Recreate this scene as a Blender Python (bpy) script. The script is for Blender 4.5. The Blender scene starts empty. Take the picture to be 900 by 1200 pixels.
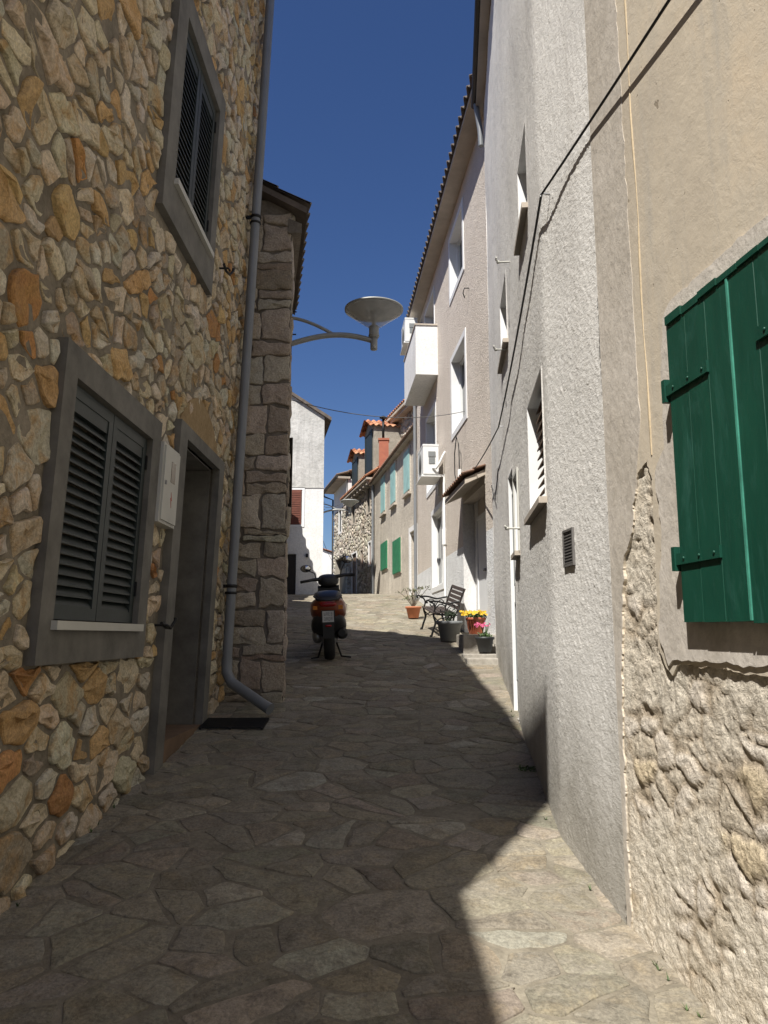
import bpy, bmesh, math, random
from mathutils import Vector, Matrix, noise
from mathutils.geometry import tessellate_polygon
random.seed(7)
R = math.radians
scene = bpy.context.scene
COL = scene.collection
PI = math.pi

# ------------------------------------------------------------------ terrain profile of the climbing lane
def g(y):
    if y < -15: return -1.95
    if y < 18: return .13*y
    if y < 22:
        t = y-18; return 2.34+.13*t-(.07/8)*t*t
    if y < 45: return 2.72+.06*(y-22)
    return 4.10

# ------------------------------------------------------------------ materials
def new_mat(name):
    m = bpy.data.materials.new(name); m.use_nodes = True
    nt = m.node_tree; nt.nodes.clear()
    o = nt.nodes.new('ShaderNodeOutputMaterial'); b = nt.nodes.new('ShaderNodeBsdfPrincipled')
    nt.links.new(b.outputs[0], o.inputs[0])
    return m, nt, b
def N(nt, t, **kw):
    n = nt.nodes.new(t)
    for k, v in kw.items():
        if k in n.inputs: n.inputs[k].default_value = v
        else: setattr(n, k, v)
    return n
def coords(nt, scale=(1, 1, 1), rot=(0, 0, 0)):
    tc = N(nt, 'ShaderNodeTexCoord'); mp = N(nt, 'ShaderNodeMapping')
    mp.inputs['Scale'].default_value = scale; mp.inputs['Rotation'].default_value = rot
    nt.links.new(tc.outputs['Object'], mp.inputs[0]); return mp.outputs[0]
def noise_tex(nt, vec, scale, detail=5, rough=.6, dist=0):
    n = N(nt, 'ShaderNodeTexNoise', Scale=scale, Detail=detail, Roughness=rough, Distortion=dist)
    nt.links.new(vec, n.inputs['Vector']); return n.outputs['Fac']
def ramp(nt, fac, stops):
    r = N(nt, 'ShaderNodeValToRGB'); e = r.color_ramp.elements
    while len(e) < len(stops): e.new(.5)
    for i, (p, c) in enumerate(stops):
        e[i].position = p
        e[i].color = (c, c, c, 1) if isinstance(c, (int, float)) else (*c, 1)
    nt.links.new(fac, r.inputs[0]); return r.outputs[0]
def mix(nt, fac, a, b, mode='MIX'):
    m = N(nt, 'ShaderNodeMix', data_type='RGBA', blend_type=mode)
    for k, v in ((0, fac), (6, a), (7, b)):
        if isinstance(v, (int, float)): m.inputs[k].default_value = v
        elif isinstance(v, tuple): m.inputs[k].default_value = (*v, 1)
        else: nt.links.new(v, m.inputs[k])
    return m.outputs[2]
def bump(nt, b, h, strength=.5, dist=.01, prev=None):
    n = N(nt, 'ShaderNodeBump', Strength=strength, Distance=dist)
    nt.links.new(h, n.inputs['Height'])
    if prev is not None: nt.links.new(prev, n.inputs['Normal'])
    nt.links.new(n.outputs[0], b.inputs['Normal']); return n.outputs[0]

def plain(name, col, rough=.6, metal=0, var=.12, scale=30, bmp=.15, bd=.004, spec=.5):
    """A painted or worn surface: base colour with soft uneven wear and a fine bump."""
    m, nt, b = new_mat(name)
    v = coords(nt)
    f = noise_tex(nt, v, scale*.25, 6, .65)
    f2 = noise_tex(nt, v, scale*2, 4, .6)
    hi = tuple(min(1, c*(1+var)) for c in col); lo = tuple(c*(1-var*1.3) for c in col)
    c = ramp(nt, f, [(.3, lo), (.7, hi)])
    nt.links.new(c, b.inputs['Base Color'])
    b.inputs['Roughness'].default_value = rough; b.inputs['Metallic'].default_value = metal
    b.inputs['Specular IOR Level'].default_value = spec
    bump(nt, b, f2, bmp, bd)
    return m
def stone_mat(name, stain, stain_amt=.55, bscale=22, bstr=.7, bd=.012, dirt=(.10, .09, .075), dirt_amt=.5, rough=.9, dlo=.53, smear=None, smear_amt=.8):
    """Stone whose tone comes from a colour attribute (one tone per stone) with stains, pits and veins."""
    m, nt, b = new_mat(name)
    v = coords(nt)
    a = N(nt, 'ShaderNodeAttribute', attribute_name='tint')
    s1 = ramp(nt, noise_tex(nt, v, 5.5, 5, .7, .6), [(.48, 0.), (.66, stain_amt)])
    c = mix(nt, s1, a.outputs[0], stain)
    s2 = ramp(nt, noise_tex(nt, v, 9, 6, .75, .3), [(dlo, 0.), (.72, dirt_amt)])
    c = mix(nt, s2, c, dirt)
    if smear:
        sm = ramp(nt, noise_tex(nt, v, 4.2, 6, .78, .5), [(.50, 0.), (.60, smear_amt)])
        c = mix(nt, sm, c, smear)
    fine = noise_tex(nt, v, 62, 5, .75)
    c = mix(nt, .7, c, ramp(nt, fine, [(.32, .52), (.68, 1.42)]), 'MULTIPLY')
    nt.links.new(c, b.inputs['Base Color'])
    b.inputs['Roughness'].default_value = rough; b.inputs['Specular IOR Level'].default_value = .25
    h1 = noise_tex(nt, v, bscale, 5, .68, .3)
    ad = N(nt, 'ShaderNodeMath', operation='MULTIPLY_ADD'); ad.inputs[1].default_value = .22
    nt.links.new(fine, ad.inputs[0]); nt.links.new(h1, ad.inputs[2])
    bump(nt, b, ad.outputs[0], bstr, bd)
    return m
def mortar_mat(name, c1, c2, bscale=40, bstr=.7):
    m, nt, b = new_mat(name); v = coords(nt)
    f = noise_tex(nt, v, 3.5, 5, .7)
    f2 = noise_tex(nt, v, bscale, 4, .7)
    c = ramp(nt, f, [(.35, c1), (.65, c2)])
    c = mix(nt, .5, c, ramp(nt, f2, [(.3, .6), (.7, 1.3)]), 'MULTIPLY')
    nt.links.new(c, b.inputs['Base Color']); b.inputs['Roughness'].default_value = .95
    b.inputs['Specular IOR Level'].default_value = .2
    bump(nt, b, f2, bstr, .012)
    return m
def render_mat(name, c1, c2, grain=55, aniso=(1, 1, 1), rot=(0, 0, 0), gstr=.8, gd=.02, stain=(.3, .28, .25), stain_amt=.35,
               streak=.3, gmix=.5, plinth=None, plinth_col=(.8, .8, .79), foot=None, foot_col=(.25, .23, .2)):
    """Exterior plaster / roughcast: grain bump, blotches, vertical water streaks, optional painted plinth."""
    m, nt, b = new_mat(name); v = coords(nt)
    f = noise_tex(nt, v, 1.1, 5, .65)
    c = ramp(nt, f, [(.35, c1), (.65, c2)])
    st = ramp(nt, noise_tex(nt, coords(nt, (3.5, 3.5, .28)), 1.6, 5, .7, .4), [(.5, 0.), (.75, streak)])
    c = mix(nt, st, c, stain)
    bl = ramp(nt, noise_tex(nt, v, 2.7, 5, .75, .8), [(.55, 0.), (.75, stain_amt)])
    c = mix(nt, bl, c, stain)
    sep = N(nt, 'ShaderNodeSeparateXYZ'); geo = N(nt, 'ShaderNodeNewGeometry'); nt.links.new(geo.outputs['Position'], sep.inputs[0])
    if plinth is not None:
        cmpn = N(nt, 'ShaderNodeMath', operation='LESS_THAN'); cmpn.inputs[1].default_value = plinth
        nt.links.new(sep.outputs['Z'], cmpn.inputs[0])
        pc = ramp(nt, noise_tex(nt, v, 1.5, 7, .7), [(.3, tuple(x*.86 for x in plinth_col)), (.6, plinth_col)])
        c = mix(nt, cmpn.outputs[0], c, pc)
    if foot is not None:
        # splash dirt: height above the sloping lane, broken up with noise
        yy = N(nt, 'ShaderNodeMath', operation='MULTIPLY'); yy.inputs[1].default_value = -.13; nt.links.new(sep.outputs['Y'], yy.inputs[0])
        zz = N(nt, 'ShaderNodeMath', operation='ADD'); nt.links.new(yy.outputs[0], zz.inputs[0]); nt.links.new(sep.outputs['Z'], zz.inputs[1])
        nn = N(nt, 'ShaderNodeMath', operation='MULTIPLY_ADD'); nn.inputs[1].default_value = -1.6
        nt.links.new(noise_tex(nt, v, 2.2, 7, .7), nn.inputs[0]); nt.links.new(zz.outputs[0], nn.inputs[2])
        r = ramp(nt, nn.outputs[0], [(0., .75), (foot, 0.)])
        n0 = N(nt, 'ShaderNodeMath', operation='ADD'); n0.inputs[1].default_value = .75
        nt.links.new(nn.outputs[0], n0.inputs[0]); nt.links.new(n0.outputs[0], r.node.inputs[0])
        c = mix(nt, r, c, foot_col)
    grainv = coords(nt, aniso, rot)
    h = noise_tex(nt, grainv, grain, 5, .65, .25)
    c = mix(nt, gmix, c, ramp(nt, h, [(.3, .72), (.6, 1.12)]), 'MULTIPLY')
    nt.links.new(c, b.inputs['Base Color']); b.inputs['Roughness'].default_value = .92
    b.inputs['Specular IOR Level'].default_value = .2
    ad = N(nt, 'ShaderNodeMath', operation='MULTIPLY_ADD'); ad.inputs[1].default_value = .6
    nt.links.new(noise_tex(nt, v, 6, 3, .6), ad.inputs[0]); nt.links.new(h, ad.inputs[2])
    bump(nt, b, ad.outputs[0], gstr, gd)
    return m

M = {}
M['stone_warm'] = stone_mat('warm_limestone', (.46, .27, .10), .75, 16, 1, .022, (.16, .135, .10), .6)
M['stone_block'] = stone_mat('grey_block_stone', (.30, .21, .14), .35, 12, .9, .03, (.13, .11, .10), .45)
M['stone_rubble'] = stone_mat('pale_rubble_stone', (.48, .37, .24), .25, 26, .8, .02, (.30, .25, .18), .25)
M['stone_far'] = stone_mat('pale_far_stone', (.42, .36, .27), .3, 9, .8, .03, (.2, .17, .14), .4)
M['paving'] = stone_mat('paving_stone', (.33, .26, .16), .45, 18, 1, .016, (.10, .085, .065), .75, .85, .45, (.25, .225, .18), .85)
M['mortar'] = mortar_mat('dark_mortar', (.16, .14, .108), (.29, .25, .195), 26, 1)
M['mortar_block'] = mortar_mat('grey_mortar', (.15, .13, .105), (.25, .215, .175))
M['mortar_pale'] = mortar_mat('pale_lime_mortar', (.42, .355, .27), (.54, .475, .385), 45, .8)
M['mortar_far'] = mortar_mat('far_mortar', (.30, .27, .22), (.40, .36, .30), 20)
M['joint'] = mortar_mat('paving_joint', (.17, .148, .112), (.27, .24, .185), 30)
M['soil'] = mortar_mat('dry_soil', (.10, .08, .05), (.16, .13, .09), 12)
M['concrete'] = plain('painted_concrete', (.155, .147, .13), .85, 0, .28, 16, .3, .006)
M['dark_shutter'] = plain('slate_green_paint', (.020, .028, .027), .5, 0, .2, 30, .1)
M['dark_wood'] = plain('dark_wood', (.02, .017, .014), .6, 0, .25, 30)
M['pvc'] = plain('grey_pvc', (.20, .21, .22), .4, 0, .1, 10, .05)
M['black_iron'] = plain('black_iron', (.012, .012, .012), .5, .3, .2, 60, .2)
M['white_box'] = plain('off_white_enamel', (.52, .51, .46), .45, 0, .08, 10, .05)
M['red_mark'] = plain('red_mark', (.45, .06, .03), .5)
M['grey_glass'] = plain('dial_window', (.22, .19, .15), .2)
M['tan_patch'] = mortar_mat('ochre_plaster', (.30, .21, .11), (.40, .29, .16), 30, .5)
M['beige'] = render_mat('beige_plaster', (.50, .435, .35), (.56, .48, .375), 38, (1, 1, 1), (0, 0, 0), .16, .004, (.45, .40, .32), .16, .25, gmix=.06)
M['grey_cement'] = render_mat('smeared_cement', (.49, .44, .375), (.62, .565, .50), 26, (1, 1, .7), (0, 0, 0), .45, .010, (.32, .28, .22), .4, .3)
M['rough_white'] = render_mat('white_roughcast', (.72, .695, .655), (.79, .765, .725), 60, (1, .8, 1.5), (R(38), 0, 0), .45, .010, (.50, .47, .43), .35, .4, gmix=.2, foot=1.05, foot_col=(.25, .23, .19))
M['rose_render'] = render_mat('rose_beige_render', (.64, .565, .485), (.70, .625, .545), 40, (1, 1, 1), (0, 0, 0), .9, .03, (.45, .38, .33), .2, .25, plinth=3.07)
M['white_wall'] = render_mat('white_masonry_paint', (.70, .69, .67), (.80, .79, .77), 25, (1, 1, 1), (0, 0, 0), .4, .01, (.45, .43, .4), .25, .3)
M['old_render'] = render_mat('old_taupe_render', (.47, .42, .35), (.62, .56, .47), 16, (1, 1, 1), (0, 0, 0), .7, .03, (.26, .23, .19), .6, .5)
M['grey_old'] = render_mat('weathered_grey_render', (.44, .43, .40), (.60, .585, .55), 10, (1, 1, 1), (0, 0, 0), .5, .03, (.28, .27, .25), .8, .6)
M['white_paint'] = plain('white_paint', (.78, .78, .77), .6, 0, .05, 10, .1)
M['white_metal'] = plain('white_enamel', (.76, .76, .74), .4, 0, .05, 8, .05)
M['soffit'] = plain('soffit_plaster', (.46, .40, .33), .9, 0, .15, 8, .3)
def aged_plaster():
    m, nt, b = new_mat('aged_beige_plaster'); v = coords(nt)
    c = ramp(nt, noise_tex(nt, v, 1.3, 6, .68, .4), [(.32, (.53, .46, .365)), (.5, (.61, .53, .415)), (.68, (.69, .57, .42))])
    st = ramp(nt, noise_tex(nt, coords(nt, (5, 5, .35)), 1.8, 5, .7, .3), [(.48, 0.), (.72, .5)])
    c = mix(nt, st, c, (.44, .415, .37))
    bl = ramp(nt, noise_tex(nt, v, 5, 6, .75, .6), [(.56, 0.), (.66, .35)])
    c = mix(nt, bl, c, (.62, .55, .45))
    pt = ramp(nt, noise_tex(nt, v, 21, 2, .5), [(.745, 0.), (.76, .7)])
    c = mix(nt, pt, c, (.22, .18, .13))
    nt.links.new(c, b.inputs['Base Color']); b.inputs['Roughness'].default_value = .9; b.inputs['Specular IOR Level'].default_value = .2
    h = noise_tex(nt, v, 14, 6, .72, .3)
    ad = N(nt, 'ShaderNodeMath', operation='MULTIPLY_ADD'); ad.inputs[1].default_value = -.5
    nt.links.new(pt, ad.inputs[0]); nt.links.new(h, ad.inputs[2]); bump(nt, b, ad.outputs[0], .35, .010)
    return m
M['beige'] = aged_plaster()
M['orange_trace'] = plain('ochre_fillet', (.58, .46, .30), .9, 0, .15, 14, .5, .006)
M['tile'] = stone_mat('terracotta_tile', (.42, .22, .13), .5, 18, .5, .01, (.16, .11, .08), .5)
M['tile_dark'] = plain('grey_brown_tile', (.13, .105, .085), .9, 0, .3, 20, .4)
M['brick'] = None
M['timber'] = plain('weathered_timber', (.16, .10, .06), .8, 0, .25, 20, .3)
M['gutter_dark'] = plain('dark_gutter', (.03, .027, .024), .6, 0, .2)
M['red_brown'] = plain('red_brown_paint', (.15, .045, .025), .6, 0, .2, 20)
M['teal'] = plain('pale_teal_paint', (.30, .50, .48), .6, 0, .15, 12)
M['green_far'] = plain('green_paint', (.02, .17, .075), .55, 0, .2, 20)
M['glass'] = plain('dark_window_glass', (.02, .025, .03), .12, 0, .1)
M['lamp_grey'] = plain('lamp_grey_metal', (.33, .33, .31), .5, .2, .1)
M['petal'] = plain('lamp_reflector', (.34, .33, .31), .5, 0, .12)
M['terracotta'] = plain('terracotta_pot', (.48, .17, .08), .75, 0, .15, 12)
M['terracotta_red'] = plain('red_plastic_pot', (.40, .11, .05), .5, 0, .12, 12)
M['grey_pot'] = plain('grey_plastic_pot', (.20, .21, .21), .6, 0, .12, 12)
M['black_pot'] = plain('black_plastic_pot', (.03, .032, .034), .5, 0, .15)
M['step'] = mortar_mat('step_concrete', (.30, .27, .23), (.42, .39, .34), 25)
M['leaf'] = plain('leaf_green', (.06, .11, .03), .6, 0, .5, 60)
M['leaf_dark'] = plain('dark_leaf', (.025, .04, .018), .7, 0, .5, 60)
M['leaf_dry'] = plain('grey_green_leaf', (.15, .16, .09), .7, 0, .4, 60)
M['yellow'] = plain('yellow_petal', (.60, .38, .02), .6, 0, .2, 60)
M['pink'] = plain('pink_petal', (.55, .09, .20), .6, 0, .2, 60)
M['bark'] = plain('stem_bark', (.12, .09, .06), .9)
M['tyre'] = plain('tyre_rubber', (.014, .014, .014), .8)
M['black_plastic'] = plain('black_plastic', (.018, .018, .019), .5)
M['seat_vinyl'] = plain('seat_vinyl', (.016, .016, .017), .38)
M['orange_paint'] = plain('orange_lacquer', (.18, .035, .009), .28, 0, .08, 8, .03)
M['red_lens'] = plain('red_lens', (.30, .01, .01), .2)
M['orange_lens'] = plain('orange_lens', (.6, .2, .02), .25)
M['plate'] = plain('number_plate_white', (.62, .62, .6), .4)
M['ink'] = plain('plate_lettering', (.02, .02, .03), .5)
M['steel'] = plain('dull_steel', (.30, .30, .30), .4, .8, .1)
M['mirror'] = plain('mirror_glass', (.8, .82, .8), .08, 1, .02, 10, 0)
M['slat'] = plain('bench_slat', (.05, .036, .03), .55, 0, .25, 25)
M['cable'] = plain('black_cable', (.012, .012, .012), .6)
M['wire_grey'] = plain('grey_wire', (.12, .12, .12), .6)
M['vent'] = plain('vent_grille_metal', (.16, .15, .14), .6, .3)
M['grass'] = plain('weed_green', (.07, .11, .035), .7, 0, .4, 50)

def green_paint():
    m, nt, b = new_mat('green_shutter_paint'); v = coords(nt)
    f = ramp(nt, noise_tex(nt, coords(nt, (2, 2, .5)), 6, 8, .7, .5), [(.35, (.003, .050, .030)), (.7, (.006, .070, .042))])
    scr = ramp(nt, noise_tex(nt, coords(nt, (26, 26, 1.2)), 3, 6, .75, .2), [(.60, 0.), (.74, .6)])
    fd = ramp(nt, noise_tex(nt, coords(nt, (3, 3, 1.1)), 2.2, 6, .75, .6), [(.54, 0.), (.70, .5)])
    c = mix(nt, fd, f, (.035, .13, .10))
    c = mix(nt, scr, c, (.05, .17, .13))
    ch = ramp(nt, noise_tex(nt, v, 26, 7, .8), [(.7, 0.), (.76, .5)])
    c = mix(nt, ch, c, (.22, .30, .22))
    nt.links.new(c, b.inputs['Base Color']); b.inputs['Roughness'].default_value = .5
    bump(nt, b, noise_tex(nt, coords(nt, (30, 30, 1)), 3, 5), .25, .004)
    return m
M['green'] = green_paint()
M['green_edge'] = plain('worn_pale_green_edge', (.06, .28, .2), .6, 0, .3, 30)
def brick_mat():
    m, nt, b = new_mat('red_brick')
    tc = coords(nt, (1, 1, 1), (R(90), 0, 0))
    br = N(nt, 'ShaderNodeTexBrick', Scale=5.5); nt.links.new(tc, br.inputs['Vector'])
    br.inputs['Color1'].default_value = (.42, .12, .06, 1); br.inputs['Color2'].default_value = (.34, .09, .05, 1)
    br.inputs['Mortar'].default_value = (.30, .2, .15, 1)
    nt.links.new(br.outputs['Color'], b.inputs['Base Color']); b.inputs['Roughness'].default_value = .9
    bump(nt, b, br.outputs['Fac'], -.4, .01); return m
M['brick'] = brick_mat()
def lens_mat():
    m, nt, b = new_mat('clear_lamp_bowl')
    b.inputs['Base Color'].default_value = (.62, .62, .60, 1); b.inputs['Roughness'].default_value = .15
    b.inputs['Alpha'].default_value = .42; return m
M['lens'] = lens_mat()

# ------------------------------------------------------------------ object helpers
ORG = {}
def tag(o, label=None, cat=None, group=None, kind=None):
    if label: o['label'] = label
    if cat: o['category'] = cat
    if group: o['group'] = group
    if kind: o['kind'] = kind
    return o
def thing(name, label, cat, loc, group=None):
    o = bpy.data.objects.new(name, None); COL.objects.link(o); o.empty_display_size = .2
    o.location = loc; ORG[o.name] = Vector(loc)
    return tag(o, label, cat, group)
class MB:
    def __init__(s): s.v = []; s.f = []; s.sm = []; s.c = []; s.cur = (.4, .4, .4)
    def add(s, vs, fs, smooth=False):
        o = len(s.v); s.v += [Vector(v) for v in vs]; s.c += [s.cur]*len(vs)
        for f in fs: s.f.append([o+i for i in f]); s.sm.append(smooth)
        return s
    def box(s, a, b, m=None):
        x0, y0, z0 = a; x1, y1, z1 = b
        vs = [Vector(p) for p in ((x0,y0,z0),(x1,y0,z0),(x1,y1,z0),(x0,y1,z0),(x0,y0,z1),(x1,y0,z1),(x1,y1,z1),(x0,y1,z1))]
        if m is not None: vs = [m @ v for v in vs]
        return s.add(vs, [(0,3,2,1),(4,5,6,7),(0,1,5,4),(1,2,6,5),(2,3,7,6),(3,0,4,7)])
    def hexa(s, vs): return s.add(vs, [(0,3,2,1),(4,5,6,7),(0,1,5,4),(1,2,6,5),(2,3,7,6),(3,0,4,7)])
    def bevbox(s, a, b, r, m=None):
        """box with chamfered long edges (all twelve)"""
        bm = bmesh.new(); bmesh.ops.create_cube(bm, size=1)
        for v in bm.verts:
            v.co = Vector([(a[i]+b[i])/2 + v.co[i]*(b[i]-a[i]) for i in range(3)])
        bmesh.ops.bevel(bm, geom=bm.edges[:], offset=r, segments=2, affect='EDGES', profile=.6)
        bm.verts.index_update()
        vs = [v.co.copy() for v in bm.verts]
        if m is not None: vs = [m @ v for v in vs]
        s.add(vs, [[v.index for v in f.verts] for f in bm.faces], False); bm.free(); return s
    def tube(s, path, r, n=8, cap=True):
        P = [Vector(p) for p in path]; rings = []; k = len(P)
        rr = r if isinstance(r, (list, tuple)) else [r]*k
        t0 = (P[1]-P[0]).normalized(); up = Vector((0, 0, 1)) if abs(t0.z) < .9 else Vector((1, 0, 0))
        a = t0.cross(up).normalized()
        vs = []
        for i in range(k):
            t = (P[min(i+1, k-1)]-P[max(i-1, 0)])
            if t.length < 1e-9: t = t0
            t.normalize(); a = (a - t*a.dot(t)).normalized(); b = t.cross(a)
            for j in range(n):
                an = 2*PI*j/n; vs.append(P[i]+(a*math.cos(an)+b*math.sin(an))*rr[i])
        fs = [(i*n+j, i*n+(j+1) % n, (i+1)*n+(j+1) % n, (i+1)*n+j) for i in range(k-1) for j in range(n)]
        s.add(vs, fs, True)
        if cap: s.add([v for v in vs[:n]], [tuple(range(n))[::-1]]); s.add([v for v in vs[-n:]], [tuple(range(n))])
        return s
    def lathe(s, prof, c=(0, 0, 0), n=24, m=None, smooth=True):
        vs = []; c = Vector(c)
        for r, z in prof:
            for j in range(n):
                a = 2*PI*j/n; p = Vector((r*math.cos(a), r*math.sin(a), z))
                if m is not None: p = m @ p
                vs.append(p+c)
        k = len(prof)
        fs = [(i*n+j, i*n+(j+1) % n, (i+1)*n+(j+1) % n, (i+1)*n+j) for i in range(k-1) for j in range(n)]
        fs += [tuple(range(n))[::-1], tuple((k-1)*n+j for j in range(n))]
        return s.add(vs, fs, smooth)
    def loft(s, secs, smooth=True):
        """closed sections of equal point count"""
        n = len(secs[0]); vs = [p for sec in secs for p in sec]; k = len(secs)
        fs = [(i*n+j, i*n+(j+1) % n, (i+1)*n+(j+1) % n, (i+1)*n+j) for i in range(k-1) for j in range(n)]
        fs += [tuple(range(n))[::-1], tuple((k-1)*n+j for j in range(n))]
        return s.add(vs, fs, smooth)
    def build(s, name, mat, parent=None, origin=None):
        if parent is not None: org = ORG[parent.name]
        elif origin is not None: org = Vector(origin)
        else:
            xs = [v.x for v in s.v]; ys = [v.y for v in s.v]; zs = [v.z for v in s.v]
            org = Vector(((min(xs)+max(xs))/2, (min(ys)+max(ys))/2, min(zs)))
        me = bpy.data.meshes.new(name)
        me.from_pydata([v-org for v in s.v], [], s.f); me.update()
        me.polygons.foreach_set('use_smooth', s.sm)
        at = me.color_attributes.new('tint', 'FLOAT_COLOR', 'POINT')
        flat = []
        for c in s.c: flat += [c[0], c[1], c[2], 1.]
        at.data.foreach_set('color', flat)
        me.materials.append(M[mat] if isinstance(mat, str) else mat)
        bm = bmesh.new(); bm.from_mesh(me); bmesh.ops.recalc_face_normals(bm, faces=bm.faces); bm.to_mesh(me); bm.free()
        o = bpy.data.objects.new(name, me); COL.objects.link(o)
        if parent is not None: o.parent = parent; ORG[o.name] = org
        else: o.location = org; ORG[o.name] = org
        return o
def copy_tree(o, loc=None, label=None):
    c = o.copy(); COL.objects.link(c)
    if loc is not None: c.location = loc
    if label: c['label'] = label
    for ch in [x for x in bpy.data.objects if x.parent == o]:
        d = ch.copy(); COL.objects.link(d); d.parent = c
        for gr in [x for x in bpy.data.objects if x.parent == ch]:
            e = gr.copy(); COL.objects.link(e); e.parent = d
    return c

# ------------------------------------------------------------------ walls seen as (s along, z up, n outward)
class Wall:
    def __init__(self, pts, side, lean=0, z_ref=1.2):
        self.p = [Vector((x, y)) for x, y in pts]; self.side = side; self.lean = lean; self.z_ref = z_ref
        self.s = [0]
        for a, b in zip(self.p, self.p[1:]): self.s.append(self.s[-1]+(b-a).length)
        self.L = self.s[-1]
    def seg(self, s):
        i = 0
        while i < len(self.s)-2 and s > self.s[i+1]: i += 1
        return i
    def nrm(self, s):
        i = self.seg(s); d = (self.p[i+1]-self.p[i]).normalized()
        return Vector((d.y, -d.x)) if self.side > 0 else Vector((-d.y, d.x))
    def P(self, s, z, n=0):
        i = self.seg(s); a, b = self.p[i], self.p[i+1]
        q = a+(b-a)*((s-self.s[i])/(self.s[i+1]-self.s[i])); m = self.nrm(s)
        q = q+m*(n+self.lean*(z-self.z_ref))
        return Vector((q.x, q.y, z))
    def box(self, mb, s0, s1, z0, z1, n0, n1):
        P = self.P
        return mb.hexa([P(s0,z0,n0),P(s1,z0,n0),P(s1,z0,n1),P(s0,z0,n1),P(s0,z1,n0),P(s1,z1,n0),P(s1,z1,n1),P(s0,z1,n1)])
    def frame(self, mb, s0, s1, z0, z1, w, n0, n1, bottom=True):
        self.box(mb, s0, s0+w, z0, z1, n0, n1); self.box(mb, s1-w, s1, z0, z1, n0, n1)
        self.box(mb, s0+w, s1-w, z1-w, z1, n0, n1)
        if bottom: self.box(mb, s0+w, s1-w, z0, z0+w, n0, n1)
        return mb
    def slab(self, mb, outer, holes, n0, n1):
        """flat piece with an outline in (s,z), holes cut, given thickness"""
        loops = [outer]+holes
        flat = [q for l in loops for q in l]
        tris = tessellate_polygon([[Vector((a, b, 0)) for a, b in l] for l in loops])
        fv = [self.P(a, b, n1) for a, b in flat]; bv = [self.P(a, b, n0) for a, b in flat]; k = len(flat)
        mb.add(fv, [tuple(t) for t in tris])
        o = 0
        for l in loops:
            m_ = len(l)
            vs = [self.P(a, b, n1) for a, b in l]+[self.P(a, b, n0) for a, b in l]
            mb.add(vs, [(i, (i+1) % m_, m_+(i+1) % m_, m_+i) for i in range(m_)])
        return mb
    def facade(self, mb, s0, s1, z0, z1, ops, n=0, step=1e9):
        """front skin with openings (s0,s1,z0,z1,depth) and their reveals"""
        S = sorted({s0, s1} | {round(x, 4) for o in ops for x in o[:2]} | {x for x in self.s if s0 < x < s1})
        Z = sorted({z0, z1} | {round(x, 4) for o in ops for x in o[2:4]})
        for a, b in zip(S, S[1:]):
            for c, d in zip(Z, Z[1:]):
                ms, mz = (a+b)/2, (c+d)/2
                if any(o[0] < ms < o[1] and o[2] < mz < o[3] for o in ops): continue
                mb.add([self.P(a,c,n), self.P(b,c,n), self.P(b,d,n), self.P(a,d,n)], [(0,1,2,3)])
        for a, b, c, d, dep in ops:
            q = [(a,c),(b,c),(b,d),(a,d)]
            for (u0, w0), (u1, w1) in zip(q, q[1:]+q[:1]):
                mb.add([self.P(u0,w0,n), self.P(u1,w1,n), self.P(u1,w1,n-dep), self.P(u0,w0,n-dep)], [(0,1,2,3)])
            mb.add([self.P(*x, n-dep) for x in q], [(0,1,2,3)])
        return mb
def hull(mb, W, s0, s1, z0, z1, depth):
    """the rest of a house behind its street face: two ends and a back"""
    a, b = W.P(s0, z0), W.P(s1, z0); c, d = W.P(s1, z0)-Vector((*W.nrm(s1), 0))*depth, W.P(s0, z0)-Vector((*W.nrm(s0), 0))*depth
    up = lambda p, s: Vector((*(W.P(s, z1).xy - W.P(s, z0).xy + p.xy), z1))
    A, B, C_, D = up(a, s0), up(b, s1), up(c, s1), up(d, s0)
    mb.add([b, c, C_, B], [(0,1,2,3)]); mb.add([c, d, D, C_], [(0,1,2,3)]); mb.add([d, a, A, D], [(0,1,2,3)])
    mb.add([A, B, C_, D], [(0,1,2,3)])
    return (A, B, C_, D)

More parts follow.
